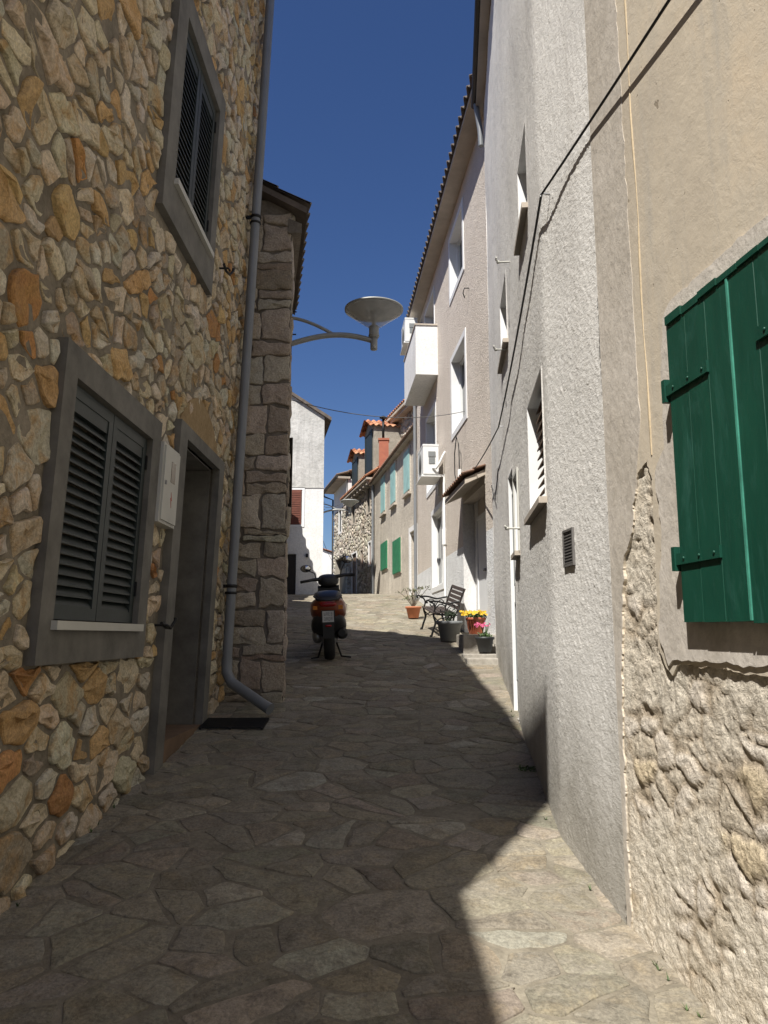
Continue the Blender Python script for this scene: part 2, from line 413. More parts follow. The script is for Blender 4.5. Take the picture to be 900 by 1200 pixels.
# ------------------------------------------------------------------ stone patterns
def clip(poly, nx, ny, c):
    out = []
    for i in range(len(poly)):
        a, b = poly[i], poly[(i+1) % len(poly)]
        da, db = nx*a[0]+ny*a[1]-c, nx*b[0]+ny*b[1]-c
        if da <= 0: out.append(a)
        if (da < 0 < db) or (db < 0 < da):
            t = da/(da-db); out.append((a[0]+(b[0]-a[0])*t, a[1]+(b[1]-a[1])*t))
    return out
def cells(x0, x1, y0, y1, rmin, rmax, aspect=1.0, power=2.2, gap=.02, seed=1, pack=.95, wf=.55):
    """power diagram of a variable-radius dart throw: irregular stones of mixed size"""
    rnd = random.Random(seed); X0, X1 = x0/aspect, x1/aspect
    gs = rmax*2; grid = {}; pts = []
    area = (X1-X0)*(y1-y0)
    def near(x, y, k=1):
        i, j = int(x//gs), int(y//gs)
        for a in range(i-k, i+k+1):
            for b in range(j-k, j+k+1):
                yield from grid.get((a, b), ())
    for r in (rmax, rmax*.82, rmax*.66, rmax*.5, rmax*.38):
        if r < rmin: break
        tries = int(area/(r*r)*(.5 if r > rmax*.6 else 1.6)*power/2)
        for _ in range(tries):
            x, y = rnd.uniform(X0, X1), rnd.uniform(y0, y1)
            if all((x-p[0])**2+(y-p[1])**2 > ((r+p[2])*pack)**2 for p in near(x, y)):
                p = (x, y, r); pts.append(p); grid.setdefault((int(x//gs), int(y//gs)), []).append(p)
    for _ in range(int(area/(rmin*rmin)*3)):
        x, y = rnd.uniform(X0, X1), rnd.uniform(y0, y1)
        if all((x-p[0])**2+(y-p[1])**2 > ((rmin+p[2])*pack)**2 for p in near(x, y)):
            p = (x, y, rmin); pts.append(p); grid.setdefault((int(x//gs), int(y//gs)), []).append(p)
    out = []
    for p in pts:
        x, y, r = p; B = rmax*2.2
        poly = [(max(X0, x-B), max(y0, y-B)), (min(X1, x+B), max(y0, y-B)), (min(X1, x+B), min(y1, y+B)), (max(X0, x-B), min(y1, y+B))]
        for q in near(x, y, 2):
            if q is p: continue
            dx, dy = q[0]-x, q[1]-y; d = math.hypot(dx, dy)
            if d > rmax*4.4 or d < 1e-6: continue
            t = (d*d+wf*(r*r-q[2]*q[2]))/(2*d) - gap*rnd.uniform(.25, .75)
            nx, ny = dx/d, dy/d
            poly = clip(poly, nx, ny, nx*x+ny*y+t)
            if len(poly) < 3: break
        if len(poly) >= 3: out.append([(a*aspect, b) for a, b in poly])
    return out
def parea(p): return abs(sum(p[i][0]*p[(i+1) % len(p)][1]-p[(i+1) % len(p)][0]*p[i][1] for i in range(len(p))))/2
def cent(p): return (sum(a for a, _ in p)/len(p), sum(b for _, b in p)/len(p))
def roughen(poly, step, jit, rnd, rounds=1):
    pts = []
    n = len(poly)
    for i in range(n):
        a, b = poly[i], poly[(i+1) % n]; L = math.hypot(b[0]-a[0], b[1]-a[1])
        if L < 1e-5: continue
        k = max(1, int(L/step))
        for j in range(k):
            t = j/k; q = (a[0]+(b[0]-a[0])*t, a[1]+(b[1]-a[1])*t)
            pts.append((q[0]+rnd.uniform(-jit, jit), q[1]+rnd.uniform(-jit, jit)))
    for _ in range(rounds):
        o = []
        for i in range(len(pts)):
            a, b = pts[i], pts[(i+1) % len(pts)]
            o += [(a[0]*CR+b[0]*(1-CR), a[1]*CR+b[1]*(1-CR)), (a[0]*(1-CR)+b[0]*CR, a[1]*(1-CR)+b[1]*CR)]
        pts = o
    return [(a+WJ[0]*noise.noise(Vector((a*WJ[1], b*WJ[1], 5.5))), b+WJ[0]*noise.noise(Vector((a*WJ[1], b*WJ[1], 91.5)))) for a, b in pts]
WJ = [.012, 14]
CR = .90
def splits(polys, amin, prob, gap, rnd, rounds=2):
    """break big stones along random chords, so that outlines turn angular"""
    for _ in range(rounds):
        out = []
        for p in polys:
            if len(p) >= 3 and parea(p) > amin and rnd.random() < prob:
                cx, cy = cent(p); a = rnd.uniform(0, PI); nx, ny = math.cos(a), math.sin(a)
                k = math.sqrt(parea(p))*.16; c = nx*(cx+rnd.uniform(-k, k))+ny*(cy+rnd.uniform(-k, k))
                for q in (clip(p, nx, ny, c-gap/2), clip(p, -nx, -ny, -c-gap/2)):
                    if len(q) >= 3: out.append(q)
            else: out.append(p)
        polys = out
    return polys
def stone(mb, F, poly, h, rnd, step=.06, jit=.008, base=-.02, tilt=.1, edge=.018, rounds=1, rough=.004, smooth=True):
    """one stone standing out of the mortar. F(u,v,n) -> world"""
    if len(poly) < 3 or parea(poly) < .0006: return
    out = roughen(poly, step, jit, rnd, rounds)
    cx, cy = cent(out); n = len(out)
    if n < 4: return
    R0 = math.sqrt(parea(out)/PI)
    tx, ty = rnd.uniform(-tilt, tilt), rnd.uniform(-tilt, tilt)
    def ring(k, hh, rg):
        r = []
        for (a, b) in out:
            dx, dy = a-cx, b-cy; d = math.hypot(dx, dy) or 1
            f = max(.1, 1-k/d)
            u, v = cx+dx*f, cy+dy*f
            nn = noise.noise(Vector((u*9, v*9, h*31)))*rg
            r.append(F(u, v, hh+(tx*(u-cx)+ty*(v-cy))+nn))
        return r
    e = min(edge, R0*.4)
    rings = [[F(a, b, base) for a, b in out], ring(0, h*.45, rough), ring(e*.5, h*.85, rough), ring(e*1.6, h, rough*2)]
    if R0 > .07: rings.append(ring(R0*.5, h+R0*.03, rough*3))
    vs = [p for r in rings for p in r]+[F(cx, cy, h+R0*.04+rnd.uniform(-rough, rough)*2)]
    k = len(rings)
    fs = [(i*n+j, i*n+(j+1) % n, (i+1)*n+(j+1) % n, (i+1)*n+j) for i in range(k-1) for j in range(n)]
    fs += [((k-1)*n+j, (k-1)*n+(j+1) % n, k*n) for j in range(n)]
    mb.add(vs, fs, smooth)
def cut_rects(poly, rects):
    """keep a stone out of the openings"""
    for (a, b, c, d) in rects:
        if len(poly) < 3: return []
        cx, cy = cent(poly)
        if a < cx < b and c < cy < d: return []
        ov = max(p[0] for p in poly) > a and min(p[0] for p in poly) < b and max(p[1] for p in poly) > c and min(p[1] for p in poly) < d
        if not ov: continue
        dist = [(a-cx, 1, 0, a), (cx-b, -1, 0, -b), (c-cy, 0, 1, c), (cy-d, 0, -1, -d)]
        _, nx, ny, cc = max(dist); poly = clip(poly, nx, ny, cc)
    return poly
def pick(pal, rnd, var=.12):
    c = rnd.choices([p[1] for p in pal], [p[0] for p in pal])[0]
    k = rnd.uniform(1-var, 1+var)
    return tuple(min(.9, max(.01, x*k*rnd.uniform(.96, 1.04))) for x in c)

def tile_sheet(mb, e0, e1, up, lam=.21, amp=.035, rows=5, thick=.02, pal=None, seed=3):
    """curved roof tiles: barrels run up the slope; e0-e1 is the eave line, up the slope vector"""
    e0, e1, up = Vector(e0), Vector(e1), Vector(up); L = (e1-e0).length; t = (e1-e0)/L
    nn = t.cross(up).normalized()
    if nn.z < 0: nn = -nn
    rnd = random.Random(seed); cnt = max(2, int(L/lam)); sub = 8
    pal = pal or [(1, (.40, .17, .09)), (1, (.33, .13, .07)), (1, (.46, .24, .14))]
    nr = max(1, rows)
    for r in range(nr):
        a, b = r/nr, (r+1)/nr+.02/nr
        lift0, lift1 = .022, .0
        for c in range(cnt):
            mb.cur = pick(pal, rnd, .2)
            vs = []
            for (f, lf) in ((a, lift0), (b, lift1)):
                for j in range(sub+1):
                    ph = j/sub; u = (c+ph)/cnt
                    w = math.sin(ph*2*PI)*amp
                    vs.append(e0+t*(u*L)+up*f+nn*(w+lf))
            for (f, lf) in ((a, lift0-thick), (b, lift1-thick)):
                for j in range(sub+1):
                    ph = j/sub; u = (c+ph)/cnt
                    w = math.sin(ph*2*PI)*amp
                    vs.append(e0+t*(u*L)+up*f+nn*(w+lf))
            k = sub+1; fs = []
            for j in range(sub):
                fs += [(j, j+1, k+j+1, k+j), (2*k+j, 3*k+j, 3*k+j+1, 2*k+j+1), (j, 2*k+j, 2*k+j+1, j+1)]
            mb.add(vs, fs, True)
    return mb

# ================================================================== GROUND
def y_range(segs):
    out = []
    for a, b, st in segs:
        n = max(1, int((b-a)/st)); out += [a+(b-a)*i/n for i in range(n)]
    out.append(segs[-1][1]); return out
def sheet(name, xs, ys, dz, mat, kind='structure'):
    mb = MB(); nx = len(xs)
    mb.add([(x, y, g(y)+dz) for y in ys for x in xs], [(j*nx+i, j*nx+i+1, (j+1)*nx+i+1, (j+1)*nx+i) for j in range(len(ys)-1) for i in range(nx-1)], True)
    return tag(mb.build(name, mat, None, (0, 0, 0)), kind=kind)
ys_all = y_range([(-300, -20, 40), (-20, 17, 1), (17, 24, .5), (24, 60, 2), (60, 900, 120)])
sheet('ground', [-600, -60, -12, -5, 0, 5, 12, 60, 600], ys_all, -.03, 'soil')
# joint mortar of the lane: slightly uneven sheet
def lane():
    mb = MB(); xs = [-4.5+.12*i for i in range(int(7.0/.12)+1)]
    ys = y_range([(-8, 1.5, .5), (1.5, 12, .1), (12, 30, .3), (30, 48, 1)])
    nx = len(xs)
    def h(x, y): return g(y)+.006*noise.noise(Vector((x*1.3, y*1.3, 0)))+.003*noise.noise(Vector((x*6, y*6, 3)))
    mb.add([(x, y, h(x, y)) for y in ys for x in xs], [(j*nx+i, j*nx+i+1, (j+1)*nx+i+1, (j+1)*nx+i) for j in range(len(ys)-1) for i in range(nx-1)], True)
    return tag(mb.build('lane', 'joint', None, (0, 0, 0)), kind='structure')
lane()
PAVE = [(3, (.28, .25, .19)), (3, (.24, .212, .16)), (2, (.315, .282, .215)), (.6, (.27, .225, .16)), (1, (.345, .318, .255))]
def paving():
    mb = MB(); rnd = random.Random(11)
    def F(u, v, n): return Vector((u, v, g(v)+.006*noise.noise(Vector((u*1.3, v*1.3, 0)))+n))
    for (x0, x1, y0, y1, a, b, gp, sd) in ((-1.9, 2.1, 1.6, 9.0, .09, .40, .020, 5), (-2.4, 2.1, 9.0, 17, .11, .40, .022, 9), (-4.2, 1.8, 17, 30, .16, .40, .03, 13)):
        for poly in splits(cells(x0, x1, y0, y1, a, b, 1.2, 2.6, gp, sd, .62, .15), .07, .62, .02, random.Random(sd), 2):
            if rnd.random() < .03 or (parea(poly) < .02 and rnd.random() < .35): continue
            mb.cur = pick(PAVE, rnd, .16)
            near = y0 < 9
            stone(mb, F, poly, rnd.uniform(.001, .0065), rnd, .07 if near else .16, .010 if near else .02, -.01, .012, .006, 1 if near else 0, .002)
    return tag(mb.build('paving', 'paving', None, (0, 0, 0)), kind='structure')
paving()

# ================================================================== LEFT: TALL STONE HOUSE
L1 = Wall([(-1.63, 0), (-1.545, 7.5)], +1, lean=.035)
H1 = 8.62
h1 = thing('stone_house', 'tall warm rubble stone house on the left with dark louvred shutters and grey window surrounds', 'house', (-1.6, 3.7, g(3.7)))
mb = MB()
big = (3.42, 4.90, 1.47, 2.98); bsh = (3.56, 4.74, 1.665, 2.83)
upf = (4.53, 5.88, 4.33, 6.05); ush = (4.74, 5.72, 4.62, 5.86)
dor = (5.50, 6.56, .60, 3.03); drf = (5.31, 6.73, .55, 3.13)
L1.facade(mb, 0, 7.5, -.3, H1, [(*bsh, .10), (*ush, .10), (dor[0], dor[1], dor[2], dor[3], .42)])
A = hull(mb, L1, 0, 7.5, -.3, H1, 6)
mb.build('wall', 'mortar', h1)
# gabled roof (ridge parallel to the lane)
mb = MB()
zr = 11.2
e0, e1 = L1.P(0, H1, .0), L1.P(7.5, H1, .0)
ro0, ro1 = Vector((-4.4, -.1, zr)), Vector((-4.4, 7.6, zr)); b0, b1 = Vector((-7.6, -.1, H1)), Vector((-7.6, 7.6, H1))
mb.add([e0, e1, ro1, ro0], [(0,1,2,3)]); mb.add([ro0, ro1, b1, b0], [(0,1,2,3)])
mb.add([e0, ro0, b0], [(0,1,2)]); mb.add([e1, ro1, b1], [(0,1,2)]); mb.add([e0, e1, b1, b0], [(0,1,2,3)])
mb.build('roof', 'tile_dark', h1)
WARM = [(5, (.63, .54, .39)), (4, (.54, .455, .32)), (2.8, (.55, .37, .18)), (4, (.59, .535, .43)), (1.2, (.42, .355, .27)), (.6, (.50, .26, .11))]
mb = MB(); rnd = random.Random(21)
rects = [big, upf, drf]
def F1(u, v, n): return L1.P(u, v, n)
for poly in splits(cells(1.9, 7.5, 1.462, H1, .055, .235, 1.25, 2.6, .026, 31, .60, .2), .036, .6, .024, random.Random(3))+splits(cells(1.9, 7.5, .15, 1.458, .055, .17, 1.6, 2.6, .024, 37, .74, .25), .07, .35, .022, random.Random(4)):
    poly = cut_rects(poly, rects)
    if len(poly) < 3: continue
    c = cent(poly)
    if 5.36 < c[0] < 6.68 and 3.13 < c[1] < 3.13+.36*(1-abs(c[0]-6.0)/.68): continue
    mb.cur = pick(WARM, rnd, .16)
    stone(mb, F1, poly, rnd.uniform(.006, .022), rnd, .045, .010, -.02, .10, .007, 1, .012, False)
mb.build('stonework', 'stone_warm', h1)
# lintel plaster patch above the door
mb = MB(); o_ = [(5.36, 3.10)]+[(5.36+1.3*t/10, 3.12+.34*math.sin(PI*min(1, t/10*1.0))**.7+rnd.uniform(-.02, .02)) for t in range(1, 10)]+[(6.66, 3.10)]
L1.slab(mb, o_, [], -.01, .022); mb.build('plaster_patch', 'tan_patch', h1)
def louvre_window(W, root, outer, inner, sillz, n_slat, tilt=0.0):
    """grey surround slab, two louvred leaves, sill"""
    f = MB(); W.slab(f, [(outer[0], outer[2]), (outer[1], outer[2]), (outer[1], outer[3]), (outer[0], outer[3])],
                     [[(inner[0], inner[2]), (inner[0], inner[3]), (inner[1], inner[3]), (inner[1], inner[2])]], -.02, .055)
    win = f.build('window', 'concrete', root)
    s0, s1, z0, z1 = inner; m = (s0+s1)/2; z0 += .012
    for a, b in ((s0+.01, m-.004), (m+.004, s1-.01)):
        q = MB(); w = .062
        W.frame(q, a, b, z0, z1-.01, w, -.02, .022)
        W.box(q, a+w, b-w, z1-.14, z1-.01-w, -.015, .017)
        lo, hi = z0+w, z1-.14
        dz = (hi-lo)/n_slat
        for i in range(n_slat):
            c = lo+dz*(i+.5)
            P = W.P
            t0, t1 = .30*dz, .42*dz
            q.hexa([P(a+w,c-t1-.004,.017),P(b-w,c-t1-.004,.017),P(b-w,c+t1-.004,-.016),P(a+w,c+t1-.004,-.016),
                    P(a+w,c-t1+.006,.017),P(b-w,c-t1+.006,.017),P(b-w,c+t1+.006,-.016),P(a+w,c+t1+.006,-.016)])
        q.build('shutter', 'dark_shutter', win)
    for zz in (z0+.16, z1-.2):
        for ss in (s0+.01, s1-.022):
            hg = MB(); W.box(hg, ss, ss+.012, zz, zz+.09, .022, .034); hg.build('hinge', 'black_iron', win)
    sl = MB(); W.box(sl, s0-.02, s1+.03, z0-.05, z0-.008, .0, .085); sl.build('sill', 'white_box', win)
    return win
louvre_window(L1, h1, big, bsh, 0, 19)
louvre_window(L1, h1, upf, ush, 0, 21)
# door recess
f = MB()
L1.box(f, drf[0], dor[0], .4, drf[3], -.02, .06); L1.box(f, dor[1], drf[1], .4, drf[3], -.02, .06); L1.box(f, dor[0], dor[1], dor[3], drf[3], -.02, .06)
for a_, b_ in ((dor[0]+.002, dor[0]+.012), (dor[1]-.012, dor[1]-.002)): L1.box(f, a_, b_, .6, dor[3]-.012, -.40, -.021)
L1.box(f, dor[0]+.002, dor[1]-.002, dor[3]-.012, dor[3]-.002, -.40, -.021)
d_ = f.build('door', 'concrete', h1)
f = MB(); L1.box(f, dor[0]+.01, dor[1]-.01, .87, dor[3]-.01, -.40, -.36)
for zz in (1.0, 1.75): L1.frame(f, dor[0]+.16, dor[1]-.16, zz, zz+.62, .05, -.36, -.345)
f.build('door_leaf', 'dark_wood', d_)
f = MB(); L1.box(f, dor[0]+.004, dor[1]-.004, .61, .875, -.40, .05); f.build('threshold', 'timber', d_)
f = MB(); f.lathe([(0, 0), (.03, 0), (.034, .02), (.02, .045), (0, .05)], L1.P(6.42, 1.75, -.35), 12, Matrix.Rotation(R(90), 3, 'Y').to_4x4()); f.build('handle', 'steel', d_)
for (s_, z_) in ((5.26, 1.67), (6.22, 4.71)):
    f = MB(); P = L1.P
    f.tube([P(s_-.05, z_, .0), P(s_-.05, z_, .10), P(s_-.03, z_-.012, .115)], .009, 6)
    f.tube([P(s_-.10, z_+.012, .075), P(s_-.02, z_-.012, .08), P(s_+.03, z_-.02, .10), P(s_+.06, z_+.03, .12), P(s_+.065, z_+.05, .12)], [.012, .012, .011, .012, .014], 7)
    f.build('shutter_catch', 'black_iron', h1)
# drainpipe
f = MB(); P = L1.P; ps = 7.16
f.tube([P(ps, H1-.1, .10), P(ps, 6, .10), P(ps, 3, .10), P(ps, 1.36, .105)], .045, 14)
dp = f.build('drainpipe', 'pvc', h1)
f = MB(); f.tube([P(ps, 1.40, .105), P(ps, 1.27, .11), P(ps-.05, 1.18, .17), Vector((-1.03, 6.83, 1.0)), Vector((-.98, 6.80, .975))], [.05, .05, .05, .048, .052], 14); f.build('elbow', 'pvc', dp)
for zz in (2.04, 5.74):
    f = MB(); f.lathe([(.049, 0), (.056, .004), (.056, .026), (.049, .03)], P(ps, zz, .10), 14); L1.box(f, ps-.012, ps+.012, zz, zz+.03, 0, .06)
    f.lathe([(.049, 0), (.056, .004), (.056, .02), (.049, .024)], P(ps, zz-.06, .10), 14); f.build('clamp', 'black_iron', dp)
# grate beside the pipe foot
f = MB()
for i in range(9):
    y_ = 6.44+i*.036
    f.hexa([Vector(q) for q in ((-1.50,y_,g(y_)+.016),(-.98,y_,g(y_)+.016),(-.98,y_+.016,g(y_)+.018),(-1.50,y_+.016,g(y_)+.018),(-1.50,y_,g(y_)+.034),(-.98,y_,g(y_)+.034),(-.98,y_+.016,g(y_)+.036),(-1.50,y_+.016,g(y_)+.036))])
for x_ in (-1.50, -1.26, -1.0):
    f.hexa([Vector(q) for q in ((x_,6.42,g(6.42)+.014),(x_+.02,6.42,g(6.42)+.014),(x_+.02,6.76,g(6.76)+.014),(x_,6.76,g(6.76)+.014),(x_,6.42,g(6.42)+.03),(x_+.02,6.42,g(6.42)+.03),(x_+.02,6.76,g(6.76)+.03),(x_,6.76,g(6.76)+.03))])
tag(f.build('drain_grate', 'black_iron'), 'black iron drain grate in the paving below the grey drainpipe', 'drain grate')
# meter box
mt = thing('meter_box', 'white electricity meter box on the stone wall between shuttered window and doorway', 'meter box', L1.P(5.08, 2.33, .03))
f = MB(); L1.box(f, 4.905, 5.275, 2.33, 2.86, -.01, .075); f.build('case', 'white_box', mt)
f = MB(); L1.box(f, 4.925, 5.255, 2.35, 2.84, .075, .087); dd = f.build('door', 'white_box', mt)
f = MB(); L1.box(f, 5.07, 5.16, 2.62, 2.76, .087, .090); f.build('dial_window', 'grey_glass', dd)
f = MB(); L1.slab(f, [(5.10, 2.555), (5.125, 2.50), (5.112, 2.505), (5.12, 2.45), (5.095, 2.515), (5.108, 2.51)], [], .086, .0895); f.build('warning_mark', 'red_mark', dd)
f = MB(); L1.box(f, 4.955, 4.972, 2.585, 2.61, .087, .095); f.build('lock', 'steel', dd)

# ================================================================== LEFT: LOWER HOUSE BEHIND CAMERA
LB0 = Wall([(-1.75, -12), (-1.63, -.05)], +1)
h0 = thing('plastered_house', 'lower plastered house downhill of the tall stone house', 'house', (-1.7, -6, g(-6)))
f = MB(); LB0.facade(f, 0, LB0.L, -2.4, 6.4, [(4, 4.9, .6, 1.9, .15), (8, 8.9, .9, 2.2, .15)]); hull(f, LB0, 0, LB0.L, -2.4, 6.4, 6); f.build('wall', 'grey_old', h0)
f = MB(); f.add([(-1.53, -12.1, 6.4), (-1.53, -.05, 6.4), (-4.6, -.05, 8.2), (-4.6, -12.1, 8.2), (-7.8, -.05, 6.4), (-7.8, -12.1, 6.4)], [(0,1,2,3), (2,3,5,4), (0,3,5), (1,2,4), (0,1,4,5)]); f.build('roof', 'tile_dark', h0)

# ================================================================== LEFT: BLOCK-STONE HOUSE
Q = Wall([(-1.62, 7.5), (-.955, 7.5)], +1)      # gable end facing down the lane
QS = Wall([(-.955, 7.5), (-1.37, 9.85)], +1)     # its lane side
hq = thing('block_stone_house', 'grey block stone house with dark eave standing forward beyond the drainpipe', 'house', (-1.3, 8.2, g(8)))
f = MB()
zt = lambda x: 6.10+(-.93-x)*.5
ye = 9.85
pts = [(-.93, 7.5), (-1.13, ye), (-4.6, ye), (-4.6, 7.52), (-1.4, 7.52)]
def ext(f, pl, z0, zf):
    n = len(pl); vs = [Vector((x, y, z0)) for x, y in pl]+[Vector((x, y, zf(x))) for x, y in pl]
    f.add(vs, [(i, (i+1) % n, n+(i+1) % n, n+i) for i in range(n)]); f.add([v for v in vs[n:]], [tuple(range(n))])
ext(f, [(-.96, 7.51), (-1.375, ye), (-4.6, ye), (-4.6, 7.51)], -.2, lambda x: min(zt(x), 7.5) if x > -2.75 else 7.5-(-2.75-x)*.5)
f.build('wall', 'mortar_block', hq)
BLK = [(3, (.47, .40, .315)), (3, (.41, .345, .27)), (2, (.52, .45, .36)), (1, (.35, .28, .21))]
def courses(W, s0, s1, zlo, zhi, f, rnd, wmin=.25, wmax=.5, topf=None, hmin=.2, hmax=.42):
    z = zlo; wob = lambda s, k: .02*math.sin(s*5+k*2.3)
    k = 0
    while z < zhi-.05:
        hh = min(rnd.uniform(hmin, hmax), zhi-z); s = s0; first = True
        while s < s1-.02:
            w = rnd.uniform(wmin, wmax)
            if s1-s-w < .13: w = s1-s
            gp = rnd.uniform(.006, .016)
            b0_, b1_ = wob(s, k), wob(s+w, k); t0_, t1_ = wob(s, k+1), wob(s+w, k+1)
            j = lambda: rnd.uniform(-.016, .016)
            poly = [(s+gp, z+gp+b0_+j()), (s+w*.5, z+gp+(b0_+b1_)/2+j()), (s+w-gp, z+gp+b1_+j()), (s+w-gp+j(), z+hh*.5), (s+w-gp, z+hh-gp+t1_+j()), (s+w*.45, z+hh-gp+(t0_+t1_)/2+j()), (s+gp, z+hh-gp+t0_+j()), (s+gp+j()*.5, z+hh*.5)]
            subs = [poly]
            if rnd.random() < .3 and w > .3:     # a split block with chinking
                zc = z+hh*rnd.uniform(.35, .65)
                subs = [clip(poly, 0, 1, zc-.008), clip(poly, 0, -1, -(zc+.008))]
            for pp in subs:
                if s < s0+.01: pp = [(max(a, s0), b) for a, b in pp]
                pp = [(min(a, s1), b) for a, b in pp]
                f.cur = pick(BLK, rnd, .14)
                stone(f, lambda u, v, n: W.P(u, v, n), pp, rnd.uniform(.004, .022), rnd, .05, .013, -.015, .04, .010, 1, .006)
            s += w
        z += hh; k += 1
f = MB(); rnd = random.Random(5)
courses(Q, .0, .665, .6, 6.0, f, rnd, .20, .5, None, .13, .36)
courses(QS, 0, 2.35, .8, 5.98, f, rnd, .3, .6)
f.build('stonework', 'stone_block', hq)
# roof: thin slab with tiles; verge faces the camera
f = MB()
f.hexa([Vector(q) for q in ((-2.9,7.38,7.07),(-.80,7.38,5.93),(-1.22,ye+.1,5.93),(-2.9,ye+.1,7.07),(-2.9,7.38,7.13),(-.80,7.38,6.00),(-1.22,ye+.1,6.00),(-2.9,ye+.1,7.13))])
f.hexa([Vector(q) for q in ((-4.8,7.38,6.0),(-2.9,7.38,7.07),(-2.9,ye+.1,7.07),(-4.8,ye+.1,6.0),(-4.8,7.38,6.06),(-2.9,7.38,7.13),(-2.9,ye+.1,7.13),(-4.8,ye+.1,6.06))])
rf = f.build('roof', 'tile_dark', hq)
f = MB(); tile_sheet(f, (-.77, 7.36, 6.02), (-1.20, ye+.12, 6.02), (-2.1, 0, 1.14), .19, .028, 6, .02, [(1, (.10, .08, .065)), (1, (.14, .10, .08))]); f.build('tiles', 'tile_dark', rf)
f = MB(); f.hexa([Vector(q) for q in ((-1.0,7.46,5.76),(-.86,7.46,5.76),(-1.27,ye,5.76),(-1.42,ye,5.76),(-1.0,7.46,5.92),(-.86,7.46,5.86),(-1.27,ye,5.86),(-1.42,ye,5.92))]); f.build('eave_board', 'mortar_block', rf)
# half-open brown shutter and its bracket on the lane side
f = MB(); f.hexa([Vector(q) for q in ((-1.25,9.2,3.0),(-1.12,9.15,3.0),(-1.12,9.19,3.0),(-1.25,9.24,3.0),(-1.25,9.2,4.0),(-1.12,9.15,4.0),(-1.12,9.19,4.0),(-1.25,9.24,4.0))]); f.build('shutter', 'dark_wood', hq)

# set-back houses up the left side (they cast the lane's shade)
def simple_house(name, label, x0, x1, y0, y1, z0, ze, zr, mat, gable='y', openings=True):
    r_ = thing(name, label, 'house', ((x0+x1)/2, (y0+y1)/2, z0))
    f = MB(); W = Wall([(x1, y0), (x1, y1)], +1)
    ops = [(1.2, 2.0, z0+2.6, z0+3.6, .12)] if openings and y1-y0 > 4 and ze-z0 > 4 else []
    W.facade(f, 0, y1-y0, z0-.6, ze, ops)
    f.add([(x0,y0,z0-.6),(x1,y0,z0-.6),(x1,y0,ze),((x0+x1)/2,y0,zr),(x0,y0,ze)], [(0,1,2,3,4)])
    f.add([(x0,y1,z0-.6),(x1,y1,z0-.6),(x1,y1,ze),((x0+x1)/2,y1,zr),(x0,y1,ze)], [(0,1,2,3,4)])
    f.add([(x0,y0,z0-.6),(x0,y1,z0-.6),(x0,y1,ze),(x0,y0,ze)], [(0,1,2,3)])
    f.build('wall', mat, r_)
    xm = (x0+x1)/2; f = MB(); k = (zr-ze)/(x1-xm); o = .2
    tile_sheet(f, (x1+o, y0-.15, ze-k*o+.08), (x1+o, y1+.15, ze-k*o+.08), (xm-x1-o, 0, zr-ze+k*o), .25, .035, 4)
    tile_sheet(f, (x0-o, y0-.15, ze-k*o+.08), (x0-o, y1+.15, ze-k*o+.08), (xm-x0+o, 0, zr-ze+k*o), .25, .035, 4)
    f.add([(x1+o,y0-.1,ze-k*o+.03),(x1+o,y1+.1,ze-k*o+.03),(xm,y1+.1,zr+.03),(xm,y0-.1,zr+.03),(x0-o,y1+.1,ze-k*o+.03),(x0-o,y0-.1,ze-k*o+.03)], [(0,1,2,3),(3,2,4,5)])
    f.build('roof', 'tile', r_)
    return r_
simple_house('cottage', 'set-back stone cottage with tiled roof behind the block stone house', -7.5, -2.35, 9.9, 15.2, g(10), 6.4, 8.4, 'mortar_far')
simple_house('long_house', 'low tiled stone house before the white gabled house', -8.5, -3.45, 16.4, 25.8, g(17), 6.5, 8.3, 'mortar_far')

# ================================================================== LEFT FAR: WHITE GABLED HOUSE
hw = thing('white_gabled_house', 'white far house with weathered grey upper gable and red-brown shutter at the lane bend', 'house', (-4.3, 28, g(26.5)))
WL = Wall([(-6.5, 26.5), (-2.12, 26.5)], +1)
f = MB(); ope = [(3.10, 3.62, 5.42, 6.66, .10), (2.90, 3.46, 2.6, 4.40, .12)]
WL.facade(f, 0, 4.38, 2.2, 6.75, ope)
f.add([(-2.12,26.5,2.2),(-3.5,34,2.2),(-3.5,34,6.75),(-2.12,26.5,6.75)], [(0,1,2,3)])
f.build('wall', 'white_wall', hw)
f = MB(); zr2, ze2 = 11.35, 9.32
xm = -5.2
f.add([(-6.5,26.5,6.75),(-2.12,26.5,6.75),(-2.12,26.5,ze2),(xm,26.5,zr2),(-6.5,26.5,10.4)], [(0,1,2,3,4)])
f.add([(-2.12,26.5,6.75),(-3.5,34,6.75),(-3.5,34,ze2),(-2.12,26.5,ze2)], [(0,1,2,3)])
f.add([(-6.5,34,2.2),(-3.5,34,2.2),(-3.5,34,ze2),(xm,34,zr2),(-6.5,34,10.4)], [(0,1,2,3,4)])
f.add([(-6.5,26.5,2.2),(-6.5,34,2.2),(-6.5,34,10.4),(-6.5,26.5,10.4)], [(0,1,2,3)])
f.build('upper_wall', 'grey_old', hw)
f = MB(); WL.box(f, 0, 4.39, 6.72, 6.76, 0, .02); f.build('render_ledge', 'grey_old', hw)
f = MB()
f.hexa([Vector(q) for q in ((xm,26.38,zr2+.02),(-1.86,26.38,9.14),(-3.2,34.1,9.14),(xm,34.1,zr2+.02),(xm,26.38,zr2+.13),(-1.86,26.38,9.26),(-3.2,34.1,9.26),(xm,34.1,zr2+.13))])
f.hexa([Vector(q) for q in ((-6.8,26.38,10.25),(xm,26.38,zr2+.02),(xm,34.1,zr2+.02),(-6.8,34.1,10.25),(-6.8,26.38,10.36),(xm,26.38,zr2+.13),(xm,34.1,zr2+.13),(-6.8,34.1,10.36))])
f.build('roof', 'tile_dark', hw)
